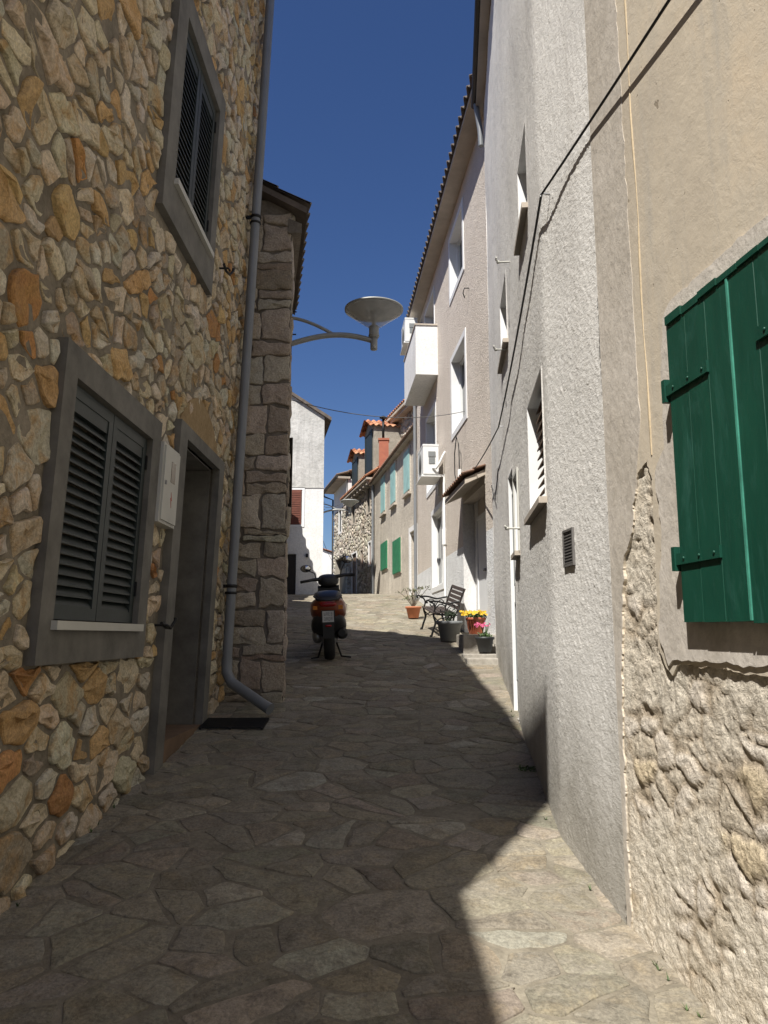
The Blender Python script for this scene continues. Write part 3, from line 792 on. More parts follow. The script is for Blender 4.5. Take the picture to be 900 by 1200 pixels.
f = MB(); WL.frame(f, 3.02, 3.72, 5.34, 6.74, .08, -.005, .02); w_ = f.build('window', 'white_paint', hw)
f = MB(); WL.box(f, 3.11, 3.61, 5.43, 6.65, -.05, .03)
for i in range(14): WL.box(f, 3.15, 3.57, 5.50+i*.08, 5.53+i*.08, .03, .04)
f.build('shutter', 'red_brown', w_)
f = MB(); WL.box(f, 2.92, 3.44, 2.6, 4.38, -.1, -.06); f.build('door', 'dark_wood', hw)
f = MB(); WL.box(f, 3.80, 3.87, 4.28, 4.40, 0, .08); f.build('wall_lamp', 'black_iron', hw)

# far low house closing the view
simple_house('end_house', 'pale far house with red tiled roof closing the lane between the two rows', -8, -1.6, 50, 56, 4.0, 6.35, 7.4, 'white_wall')

# ================================================================== RIGHT: NEAR BEIGE HOUSE
R1 = Wall([(2.26, -6), (1.0, 3.36)], -1)
e1_ = R1.L
hr = thing('beige_house', 'near beige plastered house on the right with green board shutters over exposed rubble', 'house', (1.3, 1, g(1)))
f = MB()
R1.facade(f, 0, e1_, -1.2, 9, [(7.60, 8.72, 1.66, 2.72, .12), (3, 3.9, 1.2, 2.4, .12)], -.06)
hull(f, R1, 0, e1_-.001, -1.2, 9, 6); f.build('wall', 'mortar_pale', hr)
# old lime mortar smeared over the stones: a really uneven surface
f = MB(); ds, dz_ = .0115, .0125; S_ = [6.6+ds*i for i in range(int((e1_-6.6)/ds))]+[e1_-.001]; Z_ = [-.1+dz_*i for i in range(int(2.5/dz_))]
RF = [(.62, .55, .45), (.56, .49, .39), (.67, .60, .51), (.60, .50, .35), (.53, .47, .385)]
def rub(s_, z):
    q = Vector((s_*6.2+.35*noise.noise(Vector((s_*8, z*8, 4))), z*8.8+.35*noise.noise(Vector((s_*8, z*8, 14))), 2))
    d1, pts1 = noise.voronoi(q); e = d1[1]-d1[0]; crack = min(1, e*5.5)
    hsh = abs(math.sin(pts1[0].x*12.9898+pts1[0].y*78.233)*43758.5453) % 1
    lift = (hsh-.5)*.010*crack
    smear_ = noise.noise(Vector((s_*3.1, z*3.1, 21)))          # where lime mortar was spread over the stones
    k = max(0, min(1, (smear_+.05)*5)); t = RF[int(hsh*4.99)]
    j = (.42, .35, .265); c0 = tuple(j[i]+(t[i]-j[i])*min(1, max(0, (e-.05)*9)) for i in range(3)); sc = (.65, .585, .485)
    col = tuple(c0[i]*(1-k)+sc[i]*k for i in range(3))
    n_ = -.013+(.011*crack+lift)*(1-.75*k)+.006*k+.0035*noise.fractal(Vector((s_*16, z*16, 1)), .6, 2.2, 5)+.0042*noise.noise(Vector((s_*38, z*38, 7)))-.010*max(0, noise.noise(Vector((s_*19, z*24, 9)))-.28)+.003*noise.noise(Vector((s_*90, z*90, 3)))
    w_ = max(0, min(1, (s_-9.30)/.08)) if z < 2.0 else max(0, min(1, (s_-9.14)/.05))
    return n_*(1-w_)+(.001+.0015*noise.noise(Vector((s_*40, z*40, 2))))*w_, col
def okq(s_, z): return not (7.54 < s_ < 8.77 and 1.64 < z < 2.74)
cs_ = []; vs_ = []
for i, s_ in enumerate(S_):
    for j, z in enumerate(Z_):
        n_, col_ = rub(s_, z); vs_.append(R1.P(s_, z, n_)); cs_.append(col_)
nz = len(Z_); f.add(vs_, [(i*nz+j, i*nz+j+1, (i+1)*nz+j+1, (i+1)*nz+j) for i in range(len(S_)-1) for j in range(nz-1) if okq(S_[i], Z_[j])], True)
f.c = cs_
f.build('rubble_base', 'stone_rubble', hr)
rnd = random.Random(77)
# plaster skin with the broken lower edge
def jag(pts, step, j, rnd):
    out = []
    for a, b in zip(pts, pts[1:]):
        L = math.hypot(b[0]-a[0], b[1]-a[1]); k = max(1, int(L/step))
        for i in range(k):
            t = i/k; x_, y_ = a[0]+(b[0]-a[0])*t, a[1]+(b[1]-a[1])*t
            n1_ = noise.noise(Vector((x_*21, y_*21, 3)))*2.6+noise.noise(Vector((x_*70, y_*70, 8)))*1.2; n2_ = noise.noise(Vector((x_*21, y_*21, 33)))*2.6+noise.noise(Vector((x_*70, y_*70, 38)))*1.2
            out.append((x_+j*n1_, y_+j*n2_) if i else (x_, y_))
    out.append(pts[-1]); return out
edge = jag([(e1_, .0), (9.415, .3), (9.40, 1.3), (9.37, 1.55), (9.34, 1.76), (9.31, 1.92), (9.22, 2.02), (9.20, 2.12), (9.15, 2.255), (9.06, 2.285), (9.035, 2.2)], .009, .0062, rnd)
edge = edge+jag([(9.035, 2.2), (9.04, 1.89), (9.045, 1.74), (9.06, 1.56), (9.01, 1.49), (8.96, 1.455), (8.90, 1.50)], .011, .004, rnd)[1:]
edge2 = jag([(8.90, 1.50), (8.6, 1.49), (8.2, 1.475), (7.6, 1.50), (7.0, 1.42), (6, 1.5), (4, 1.3)], .014, .005, rnd)[1:]
out_ = edge+edge2+[(.0, 1.2), (.0, 8.9), (e1_, 8.9)]
f = MB(); R1.slab(f, out_, [[(7.57, 1.645), (7.57, 2.735), (8.75, 2.735), (8.75, 1.645)], [(2.98, 1.18), (2.98, 2.42), (3.92, 2.42), (3.92, 1.18)]], -.02, .006)
f.build('plaster', 'beige', hr)
# greyer strip of newer render against the neighbour's corner
f = MB(); e_ = [(a, b) for a, b in edge if b > .3 and b < 2.2 and a > 9.16]
f2_ = [(e1_, .3)]+[(a+.001, b) for a, b in e_]+jag([(9.10, 2.45), (9.105, 3.2), (9.11, 4.2), (9.16, 6), (9.2, 8.8)], .05, .006, rnd)+[(e1_, 8.8)]
R1.slab(f, f2_, [], .0, .0085); f.build('corner_strip', 'grey_cement', hr)
# smeared cement band round the shutters
f = MB(); o2 = jag([(8.99, 2.22), (8.965, 2.0), (9.0, 1.8), (9.03, 1.6), (8.97, 1.49), (8.9, 1.515), (8.4, 1.51), (7.5, 1.50)], .03, .006, rnd)+[(7.48, 2.1), (7.50, 2.80)]+jag([(7.6, 2.83), (8.3, 2.85), (8.80, 2.84), (8.86, 2.80), (8.90, 2.6), (8.905, 2.3), (8.97, 2.25)], .03, .005, rnd)
R1.slab(f, o2, [[(7.60, 1.665), (7.60, 2.715), (8.72, 2.715), (8.72, 1.665)]], .0, .014)
f.build('window_surround', 'grey_cement', hr)
# ochre fillet
f = MB(); pts_ = []
for i in range(40):
    z = 2.3+i*(8.8-2.3)/39; s_ = 9.03+.006*math.sin(z*7)+.004*math.sin(z*19) + (.03*(z-4)/4 if z > 4 else -.03*(4-z)/4*.5)
    pts_.append(R1.P(s_, z, .004))
f.tube(pts_, [.006+.002*math.sin(i*1.7) for i in range(40)], 6); f.build('plaster_fillet', 'orange_trace', hr)
# green shutters (closed)
fr = MB(); R1.frame(fr, 7.6000, 8.7000, 1.70, 2.71, .045, -.06, .0); w_ = fr.build('window', 'green_edge', hr)
def board_leaf(a, b, z0, z1, hinge_side, seed):
    rn = random.Random(seed); f = MB(); k = 3; wd = (b-a)/k
    for i in range(k):
        dz = rn.uniform(-.004, .004); P = R1.P
        s0_, s1_ = a+i*wd+.0005, a+(i+1)*wd-.0005; n1 = .052+rn.uniform(-.0008, .0008); c_ = .0016
        sec = [(s0_, .02), (s0_, n1-c_), (s0_+c_, n1), (s1_-c_, n1), (s1_, n1-c_), (s1_, .02)]
        f.loft([[P(s, z0+dz, n) for s, n in sec], [P(s, z1+dz, n) for s, n in sec]], False)
    lf = f.build('shutter', 'green', w_)
    return lf
lf1 = board_leaf(8.3840, 8.7720, 1.645, 2.735, 1, 3); lf2 = board_leaf(7.9760, 8.3740, 1.64, 2.73, 0, 4)
f = MB(); R1.box(f, 8.3745, 8.3835, 1.645, 2.73, .045, .0555); f.build('astragal', 'green_edge', w_)
for zz in (2.46, 1.845):
    for a, b, bolts in ((8.5100, 8.7950, (8.5400, 8.6300, 8.7300)), (7.9600, 8.2450, (8.2000, 8.1100, 8.0100))):
        f = MB(); R1.box(f, a, b, zz, zz+.040, .052, .061)
        if a > 8.31: R1.box(f, 8.7830, 8.8050, zz-.02, zz+.065, .038, .066)
        for ss in bolts: f.lathe([(.006, -.001), (.006, .003), (.003, .005)], R1.P(ss, zz+.020, .0605), 8, Matrix.Rotation(R(-90), 3, 'Y').to_4x4())
        f.build('strap_hinge', 'green', w_)
f = MB(); rn = random.Random(9)
for i in range(7):   # ragged metal flashing along the top
    a = 7.9800+i*.113
    R1.box(f, a, a+.108, 2.725+rn.uniform(-.004, .004), 2.752+rn.uniform(-.006, .006), .02, .058+rn.uniform(-.003, .003))
f.build('top_rail', 'green', w_)

# ================================================================== RIGHT: WHITE ROUGHCAST HOUSE
def smooth_pts(pts, it=3):
    for _ in range(it):
        o = [pts[0]]
        for a, b in zip(pts, pts[1:]):
            o += [(a[0]*.75+b[0]*.25, a[1]*.75+b[1]*.25), (a[0]*.25+b[0]*.75, a[1]*.25+b[1]*.75)]
        pts = o+[pts[-1]]
    return pts
curve = smooth_pts([(.935, 4.12), (.925, 4.25), (.9385, 4.40)], 2)
R2 = Wall([(.992, 3.362)]+curve+[(1.42, 9.9)], -1)
s_b = math.hypot(.067, .89)    # arc length at the bend
def r2(s): return s_b+s         # from distance past the bend
h2 = thing('roughcast_house', 'white roughcast house on the right with one louvred window and a bulging sunlit wall', 'house', (1.2, 7, g(7)))
HE = 9.0
w1 = (r2(.12), r2(.98), 2.39, 3.18); w2 = (r2(.55), r2(1.16), 4.48, 5.10); w3 = (r2(2.55), r2(3.38), 4.32, 5.0)
w4 = (r2(1.88), r2(2.24), 2.27, 2.92); d2 = (r2(2.36), r2(2.88), .9, 3.07)
f = MB()
ops2 = [(*w1, .14), (*w2, .12), (*w3, .10), (*w4, .05), (*d2, .05)]
R2.facade(f, 0, R2.L, -.2, HE, ops2, -.035)
for o in ops2:                                   # reveals out to the rough face
    q = [(o[0],o[2]),(o[1],o[2]),(o[1],o[3]),(o[0],o[3])]
    for (u0, v0), (u1, v1) in zip(q, q[1:]+q[:1]): f.add([R2.P(u0,v0,.004), R2.P(u1,v1,.004), R2.P(u1,v1,-.04), R2.P(u0,v0,-.04)], [(0,1,2,3)])
def lines(a, b, stepf, cuts):
    out = [a]; x = a
    while x < b:
        x += stepf(x); out.append(min(x, b))
    for c in cuts:
        i = min(range(len(out)), key=lambda k: abs(out[k]-c)); out[i] = c
    return sorted(set(out))
SL = lines(0, R2.L, lambda x: .0105+.005*max(0, x-.8), [v for o in ops2 for v in o[:2]])
ZL = lines(-.2, HE, lambda z: .0125 if z < 4.2 else .024, [v for o in ops2 for v in o[2:4]])
sb_ = [k for k in R2.s if 0 < k < R2.L]
def cast(s_, z):
    u, v = s_*.78+z*.62, -s_*.62+z*.78
    a = noise.noise(Vector((u*26, v*62, 1.3))); b = noise.noise(Vector((u*58, v*120, 8.1))); c = noise.noise(Vector((s_*1.6, z*1.2, 4)))
    return .0052*abs(a)-.003+.0022*b+.012*c
vs_ = []
edges_ = [o[:4] for o in ops2]
for s_ in SL:
    for z in ZL:
        on = any((abs(s_-e[0]) < 1e-6 or abs(s_-e[1]) < 1e-6) and e[2]-1e-6 <= z <= e[3]+1e-6 or (abs(z-e[2]) < 1e-6 or abs(z-e[3]) < 1e-6) and e[0]-1e-6 <= s_ <= e[1]+1e-6 for e in edges_)
        vs_.append(R2.P(s_, z, 0.004 if on else cast(s_, z)))
nz = len(ZL)
f.add(vs_, [(i*nz+j, i*nz+j+1, (i+1)*nz+j+1, (i+1)*nz+j) for i in range(len(SL)-1) for j in range(nz-1)
            if not any(e[0] < (SL[i]+SL[i+1])/2 < e[1] and e[2] < (ZL[j]+ZL[j+1])/2 < e[3] for e in edges_)], True)
hull(f, R2, 0, R2.L, -.2, HE, 6); f.build('wall', 'rough_white', h2)
def opening_liner(W, root, o, dep, mat='white_paint', sill=True, shut=None, nm='window'):
    s0, s1, z0, z1 = o; f = MB(); t = .006
    W.box(f, s0, s0+t, z0, z1, -dep, .003); W.box(f, s1-t, s1, z0, z1, -dep, .003); W.box(f, s0+t, s1-t, z1-t, z1, -dep, .003); W.box(f, s0+t, s1-t, z0, z0+t, -dep, .003)
    w = f.build(nm, mat, root)
    f = MB(); W.box(f, s0+t, s1-t, z0+t, z1-t, -dep+.005, -dep+.02); f.build('glass', 'glass', w)
    if sill:
        f = MB(); W.box(f, s0-.03, s1+.03, z0-.035, z0+.002, -.02, .045); f.build('sill', 'soffit', w)
    return w
wa = opening_liner(R2, h2, w1, .14)
f = MB(); a, b, c, d = w1       # louvred blind hanging half-way in the opening
for i in range(11):
    zz = c+.04+i*(d-c-.1)/11; P = R2.P
    f.hexa([P(a+.02,zz,-.03),P(a+.62,zz,-.03),P(a+.62,zz+.05,-.09),P(a+.02,zz+.05,-.09),P(a+.02,zz+.012,-.03),P(a+.62,zz+.012,-.03),P(a+.62,zz+.062,-.09),P(a+.02,zz+.062,-.09)])
f.build('louvres', 'timber', wa)
wb = opening_liner(R2, h2, w2, .12); wc = opening_liner(R2, h2, w3, .10)
wd = opening_liner(R2, h2, w4, .05, sill=True)
f = MB(); R2.frame(f, w4[0]-.03, w4[1]+.03, w4[2]-.02, w4[3]+.03, .03, .0, .014); f.build('frame', 'white_box', wd)
f = MB(); a, b, c, d = d2; t = .006
R2.box(f, a, a+t, g(6.8), d, -.05, .004); R2.box(f, b-t, b, g(6.8), d, -.05, .004); R2.box(f, a+t, b-t, d-t, d, -.05, .004)
dr = f.build('door', 'white_paint', h2)
f = MB(); R2.box(f, a+t, b-t, g(6.8), d-t, -.049, -.03); R2.frame(f, a+.08, b-.08, 1.2, 1.9, .02, -.03, -.02); R2.frame(f, a+.08, b-.08, 2.05, 2.9, .02, -.03, -.02); f.build('door_leaf', 'grey_pot', dr)
def wall_hook(W, root, s, z):
    f = MB(); P = W.P
    f.tube([P(s, z, 0), P(s, z, .09), P(s-.02, z+.012, .12), P(s-.07, z+.012, .12)], .008, 6)
    f.lathe([(0, -.014), (.014, -.01), (.016, 0), (.014, .01), (0, .014)], P(s-.0, z, .10), 8)
    f.build('shutter_catch', 'white_box', root)
for (s_, z_) in ((r2(1.85), 2.45), (r2(2.7), 4.28), (r2(2.1), 4.86)): wall_hook(R2, h2, s_, z_)
# small vent grille
f = MB(); sv0, sv1 = .47, .63
R2.frame(f, sv0, sv1, 1.95, 2.14, .012, .0, .012)
for i in range(11): R2.box(f, sv0+.012, sv1-.012, 1.965+i*.0155, 1.972+i*.0155, -.0, .009)
f.build('vent', 'vent', h2)
f = MB(); R2.box(f, sv0+.01, sv1-.01, 1.955, 2.135, .0005, .003); f.build('vent_backing', 'black_iron', h2)
# eave: soffit slab + gutter + roof
f = MB(); P = R2.P; nS = [0, .9, 1.2, 3, 5, R2.L+.02]
for a, b in zip(nS, nS[1:]):
    f.hexa([P(a,HE,.0),P(b,HE,.0),P(b,HE,.11),P(a,HE,.11),P(a,HE+.12,.0),P(b,HE+.12,.0),P(b,HE+.12,.11),P(a,HE+.12,.11)])
ea = f.build('eave', 'soffit', h2)
f = MB(); f.tube([P(s, HE+.10, .13) for s in (0, .9, 1.2, 3, 5, R2.L+.05)], .045, 12); f.build('gutter', 'gutter_dark', ea)
f = MB(); tile_sheet(f, P(0, HE+.2, .14), P(R2.L, HE+.2, .14), (3.4, .2, 1.2), .21, .035, 7); f.build('roof', 'tile', h2)
f = MB(); f.tube([P(R2.L-.06, HE+.05, .11), P(R2.L-.06, HE-.35, .06), P(R2.L-.06, HE-.6, .05)], .038, 10); f.build('drainpipe', 'pvc', h2)

# cable slung along both walls
cb = thing('cable', 'black cable slung down along the white roughcast wall to the tiled canopy', 'cable', R2.P(.8, 3.9, .05))
A3, B3 = R1.P(7.0, 3.86, .07), R2.P(.66, 4.07, .05)
def sag(a, b, k, n=24):
    return [a.lerp(b, i/n)-Vector((0, 0, k*4*(i/n)*(1-i/n))) for i in range(n+1)]
Cx = R2.P(r2(3.35), 3.70, .05)
R3 = Wall([(1.542, 9.9), (.827, 18.84)], -1)
f = MB(); f.tube(sag(A3, B3, .02), .0065, 8, False)
f.build('upper_run', 'cable', cb)
f = MB(); f.tube(sag(B3, Cx, .06), .0075, 8, False)
D3 = R3.P(1.4, 3.98+.06, .10)
f.tube(sag(Cx, D3, .03), .007, 8, False); f.build('lower_run', 'cable', cb)
for q_, s_ in ((B3, .66), (Cx, r2(3.35))):
    f = MB(); w_p = R2.P(s_, q_.z+.005, 0); f.tube([w_p, q_+Vector((0, 0, .01)), q_+Vector((-.004, 0, -.012))], .005, 6); f.build('hook', 'steel', cb)
f = MB(); P = R2.P
f.tube([P(r2(4.2), 3.45, .012), P(r2(4.3), 3.35, .012), P(r2(4.9), 3.2, .012), P(R2.L-.1, 2.98+.55, .014)], .005, 6, False); f.build('thin_lead', 'cable', cb)

# ================================================================== RIGHT: ROSE RENDERED HOUSE WITH BALCONY
h3 = thing('rendered_house', 'tall rose-beige rendered house with white plinth, balcony and tiled door canopy', 'house', (1.2, 14, g(14)))
HE3 = 9.40; L3 = R3.L
wa_ = (2.34, 3.66, 5.21, 6.57); wb_ = (2.38, 3.68, 7.82, 8.95); bal = (5.75, 7.2, 7.05, 9.0); frd = (5.75, 7.1, 4.75, 6.4); low = (4.95, 6.38, 2.59, 4.13)
rec = (1.0, 2.80, 1.2, 3.78)
f = MB(); R3.facade(f, 0, L3, 0.4, HE3, [(*wa_, .22), (*wb_, .22), (*bal, .2), (*frd, .2), (*low, .16), (*rec, .20)])
hull(f, R3, 0, L3, .4, HE3, 6); f.build('wall', 'rose_render', h3)
def trimmed_window(W, root, o, dep, tw=.10, leaf='glass', rails=1):
    s0, s1, z0, z1 = o; f = MB()
    W.slab(f, [(s0-tw, z0-tw), (s1+tw, z0-tw), (s1+tw, z1+tw), (s0-tw, z1+tw)], [[(s0+.004, z0+.004), (s0+.004, z1-.004), (s1-.004, z1-.004), (s1-.004, z0+.004)]], -.004, .014)
    t = .008
    W.box(f, s0+.001, s0+t, z0, z1, -dep, -.004); W.box(f, s1-t, s1-.001, z0, z1, -dep, -.004); W.box(f, s0+t, s1-t, z0+.001, z0+t, -dep, -.004)
    W.box(f, s0+t, s1-t, z1-t, z1-.001, -dep, -.004)
    w = f.build('window', 'white_paint', root)
    f = MB(); W.frame(f, s0+t, s1-t, z0+t, z1-t, .06, -dep+.005, -dep+.06)
    for i in range(rails):
        m = s0+(s1-s0)*(i+1)/(rails+1); W.box(f, m-.035, m+.035, z0+.06, z1-.06, -dep+.005, -dep+.055)
    f.build('frame', 'white_metal', w)
    f = MB(); W.box(f, s0+t, s1-t, z0+t, z1-t, -dep+.002, -dep+.02); f.build('glass', leaf, w)
    return w
for o in (wa_, wb_, bal, frd, low): trimmed_window(R3, h3, o, .2 if o is not low else .14, .10 if o not in (bal,) else .06)
f = MB(); a, b, c, d = rec
R3.box(f, a+.72, b-.3, g(12), 3.45, -.195, -.175); R3.frame(f, a+.72, b-.3, g(12)-.1, 3.5, .06, -.195, -.16, False)
dd = f.build('door', 'white_paint', h3)
f = MB(); f.lathe([(0, 0), (.025, .0), (.025, .05), (0, .055)], R3.P(a+.85, 2.6, -.175), 10, Matrix.Rotation(R(-90), 3, 'Y').to_4x4()); f.build('handle', 'steel', dd)
# inner faces of the porch are limewashed white
f = MB(); R3.box(f, a+.002, a+.72, 1.2, d-.002, -.198, -.19); R3.box(f, b-.3, b-.002, 1.2, d-.002, -.198, -.19)
R3.box(f, b-.012, b-.002, 1.2, d-.002, -.19, .004); f.build('porch_lining', 'white_wall', h3)
# balcony
f = MB(); P = R3.P; s0_, s1_, z0_, z1_, pr = 5.35, 7.55, 6.93, 8.0, .46
R3.box(f, s0_, s1_, z0_, z0_+.14, -.02, pr)
R3.box(f, s0_, s0_+.09, z0_+.14, z1_, .0, pr); R3.box(f, s1_-.09, s1_, z0_+.14, z1_, .0, pr); R3.box(f, s0_+.09, s1_-.09, z0_+.14, z1_, pr-.09, pr)
bl = f.build('balcony', 'white_wall', h3)
f = MB(); R3.box(f, s0_-.02, s0_+.11, z1_, z1_+.03, -.0, pr+.02); R3.box(f, s1_-.11, s1_+.02, z1_, z1_+.03, .0, pr+.02); R3.box(f, s0_+.11, s1_-.11, z1_, z1_+.03, pr-.11, pr+.02); f.build('coping', 'soffit', bl)
# canopy over the porch
ca = MB(); s0_, s1_ = .98, 2.80
P = R3.P; zt_, zo_ = 3.98, 3.84
ca.hexa([P(s0_,zt_-.08,0),P(s1_,zt_-.08,0),P(s1_,zo_-.08,.30),P(s0_,zo_-.08,.30),P(s0_,zt_,0),P(s1_,zt_,0),P(s1_,zo_,.30),P(s0_,zo_,.30)])
cn = ca.build('canopy', 'soffit', h3)
f = MB(); up = P(s0_, zt_+.06, 0)-P(s0_, zo_+.05, .34); tile_sheet(f, P(s0_-.05, zo_+.05, .34), P(s1_+.05, zo_+.05, .34), up, .16, .016, 2, .012, [(1, (.27, .16, .11)), (1, (.21, .13, .09))]); f.build('tiles', 'tile', cn)
# roof + eave soffit
f = MB(); R3.box(f, -.02, L3+.02, HE3-.06, HE3+.0, -.05, .27); ea = f.build('eave', 'soffit', h3)
f = MB(); tile_sheet(f, P(-.1, HE3+.04, .31), P(L3+.12, HE3+.04, .31), (3.4, .27, 1.3), .22, .045, 8, .025, [(1, (.15, .10, .08)), (1, (.11, .08, .065)), (1, (.19, .13, .10))]); f.build('roof', 'tile_dark', h3)
f = MB(); f.tube([P(L3-.08, HE3-.1, .06), P(L3-.08, 5, .06), P(L3-.08, 2.4, .06)], .04, 10); f.build('drainpipe', 'pvc', h3)
f = MB(); f.tube([P(4.55, 4.5, .03), P(4.55, 2.3, .03)], .025, 8); f.tube([P(4.55, 3.3, .04), P(4.55, 3.6, .04)], .045, 8); f.build('conduit', 'white_paint', h3)
f = MB(); f.tube([P(2.75, 4.1, .05), P(2.75, 4.36, .05)], .035, 10); f.build('junction_tube', 'white_paint', h3)
f = MB(); f.tube([P(2.75, 4.3, .05), P(2.76, 4.8, .06), P(2.85, 4.95, .08), P(3.05, 4.7, .08), P(3.12, 4.35, .07), P(2.9, 4.08, .06)], .009, 6, False); f.build('cable_loop', 'cable', h3)
f = MB(); f.tube([P(1.9, 7.2, 0), P(1.9, 7.2, .08), P(1.92, 7.12, .10), P(1.94, 7.05, .07)], .009, 6); f.build('shutter_catch', 'black_iron', h3)

# air conditioners
def aircon(s, z, label):
    P = R3.P; W = R3
    r_ = thing('air_conditioner', label, 'air conditioner', P(s, z, 0), 'air conditioning units on the rendered house')
    a, b = s, s+.80; n0, n1 = .12, .42; hh = .58
    f = MB()
    sec = lambda ss: [P(ss, z, n0), P(ss, z, n1), P(ss, z+hh, n1), P(ss, z+hh, n0)]
    W.box(f, a, b, z, z+hh, n0, n1); W.box(f, a-.006, b+.006, z+hh-.03, z+hh+.006, n0-.006, n1+.006)
    c = f.build('case', 'white_metal', r_)
    f = MB(); cen = P(a+.47, z+hh*.5, n1+.004)
    m_ = Matrix.Rotation(R(-90), 3, 'Y').to_4x4()
    for rr in (.06, .11, .16, .21): f.lathe([(rr, 0), (rr+.008, 0), (rr+.008, .012), (rr, .012)], cen, 20, m_)
    for k in range(8):
        an = k*PI/4; f.tube([cen, cen+Vector((-.008, .215*math.cos(an), .215*math.sin(an)))], .004, 4)
    f.build('fan_grille', 'grey_pot', c)
    f = MB(); W.box(f, a-.012, a-.004, z+.34, z+.44, n0+.06, n0+.20); W.box(f, a-.01, a-.005, z+.20, z+.32, n0+.07, n0+.19); f.build('label_plate', 'grey_pot', c)
    f = MB(); W.box(f, a+.02, a+.06, z-.045, z-.005, -.0, n1+.02); W.box(f, b-.08, b-.04, z-.045, z-.005, 0, n1+.02)
    W.box(f, a+.02, a+.05, z-.30, z, 0, .03); W.box(f, b-.07, b-.04, z-.30, z, 0, .03); W.box(f, a-.03, b+.03, z-.06, z-.045, .08, n1+.04)
    f.build('bracket', 'white_metal', r_)
    f = MB(); f.tube([P(a-.01, z+.12, n0+.12), P(a-.06, z+.09, n0+.06), P(a-.09, z+.2, n0-.01), P(a-.09, z+.34, .05), P(a-.08, z+.42, .0)], .022, 8); f.build('hose', 'white_metal', r_)
    return r_
aircon(4.62, 4.68, 'white air conditioner over the tiled door canopy, below the white balcony')
aircon(7.72, 8.6, 'white air conditioner just under the eave behind the balcony')

# ================================================================== RIGHT: LOW TAUPE HOUSE, TEAL AND GREEN SHUTTERS
R4 = Wall([(1.46, 19.0), (-.38, 30.0)], -1); L4 = R4.L
h4 = thing('shuttered_house', 'old taupe house with brick chimney, three pale teal shutters above two green ones', 'house', (1, 24, g(24)))
HE4 = 7.52
f = MB(); R4.facade(f, 0, L4, 1.8, HE4, [(3.1, 3.9, 2.3, 4.55, .25)]); hull(f, R4, 0, L4, 1.8, HE4, 5); f.build('wall', 'old_render', h4)
for (a, z0, z1) in ((3.95, 6.0, 7.28), (6.35, 6.06, 7.36), (8.45, 6.08, 7.38)):
    f = MB(); R4.frame(f, a-.08, a+.98, z0-.08, z1+.08, .09, -.005, .03); w_ = f.build('window', 'old_render', h4)
    f = MB()
    for k in range(2): R4.box(f, a+.02+k*.44, a+.45+k*.44, z0, z1, .0, .05)
    f.build('shutter', 'teal', w_)
    f = MB(); R4.box(f, a-.08, a+.98, z0-.15, z0-.08, 0, .10); f.build('sill', 'soffit', w_)
for (a, z0, z1) in ((5.5, 3.62, 4.72), (8.0, 3.95, 4.92)):
    f = MB(); R4.frame(f, a-.04, a+1.34, z0-.05, z1+.05, .06, -.005, .02); w_ = f.build('window', 'old_render', h4)
    f = MB()
    for k in range(2): R4.box(f, a+k*.66, a+.65+k*.66, z0, z1, .0, .06)
    for k in range(6): R4.box(f, a+.02+k*.22, a+.03+k*.22, z0+.02, z1-.02, .06, .065)
    f.build('shutter', 'green_far', w_)
f = MB(); R4.frame(f, 2.95, 4.05, 2.3, 4.8, .15, -.005, .05, False); d_ = f.build('door', 'white_wall', h4)
f = MB(); R4.box(f, 3.12, 3.88, 2.3, 4.5, -.22, -.18)
for k in range(4): R4.box(f, 3.14+k*.19, 3.15+k*.19, 2.35, 4.45, -.18, -.17)
f.build('door_leaf', 'grey_pot', d_)
f = MB(); P = R4.P; R4.box(f, -.1, L4+.1, HE4-.02, HE4+.06, -.05, .17); ea = f.build('eave', 'soffit', h4)
f = MB(); f.tube([P(-.1, HE4+.05, .20), P(L4+.1, HE4+.05, .20)], .04, 8); f.build('gutter', 'timber', ea)
f = MB(); tile_sheet(f, P(-.1, HE4+.10, .20), P(L4+.1, HE4+.10, .20), (2.6, .43, .42), .24, .03, 5, .025, [(1, (.22, .15, .11)), (1, (.28, .17, .12))]); f.build('roof', 'tile', h4)
f = MB(); f.tube([P(L4-.1, HE4, .08), P(L4-.1, 3.1, .08)], .05, 8); f.build('drainpipe', 'pvc', h4)
# brick chimney with flue
def chimney(root):
    cx, cy = .0, 33.0
    x0, x1, y0, y1 = -.20, .18, 29.3, 29.7
    f = MB(); f.box((x0, y0, 7.7), (x1, y1, 9.18)); f.box((x0-.03, y0-.03, 9.18), (x1+.03, y1+.03, 9.26)); c = f.build('chimney', 'brick', root)
    f = MB(); mx, my = (x0+x1)/2-.02, (y0+y1)/2
    f.lathe([(.05, 9.26), (.05, 10.08), (.045, 10.08)], (mx, my, 0), 10); f.lathe([(.15, 10.12), (.15, 10.15), (.03, 10.22)], (mx, my, 0), 12)
    for k in range(3): an = k*2*PI/3; f.tube([(mx+.05*math.cos(an), my+.05*math.sin(an), 10.06), (mx+.08*math.cos(an), my+.08*math.sin(an), 10.13)], .01, 4)
    f.build('flue', 'black_iron', c)

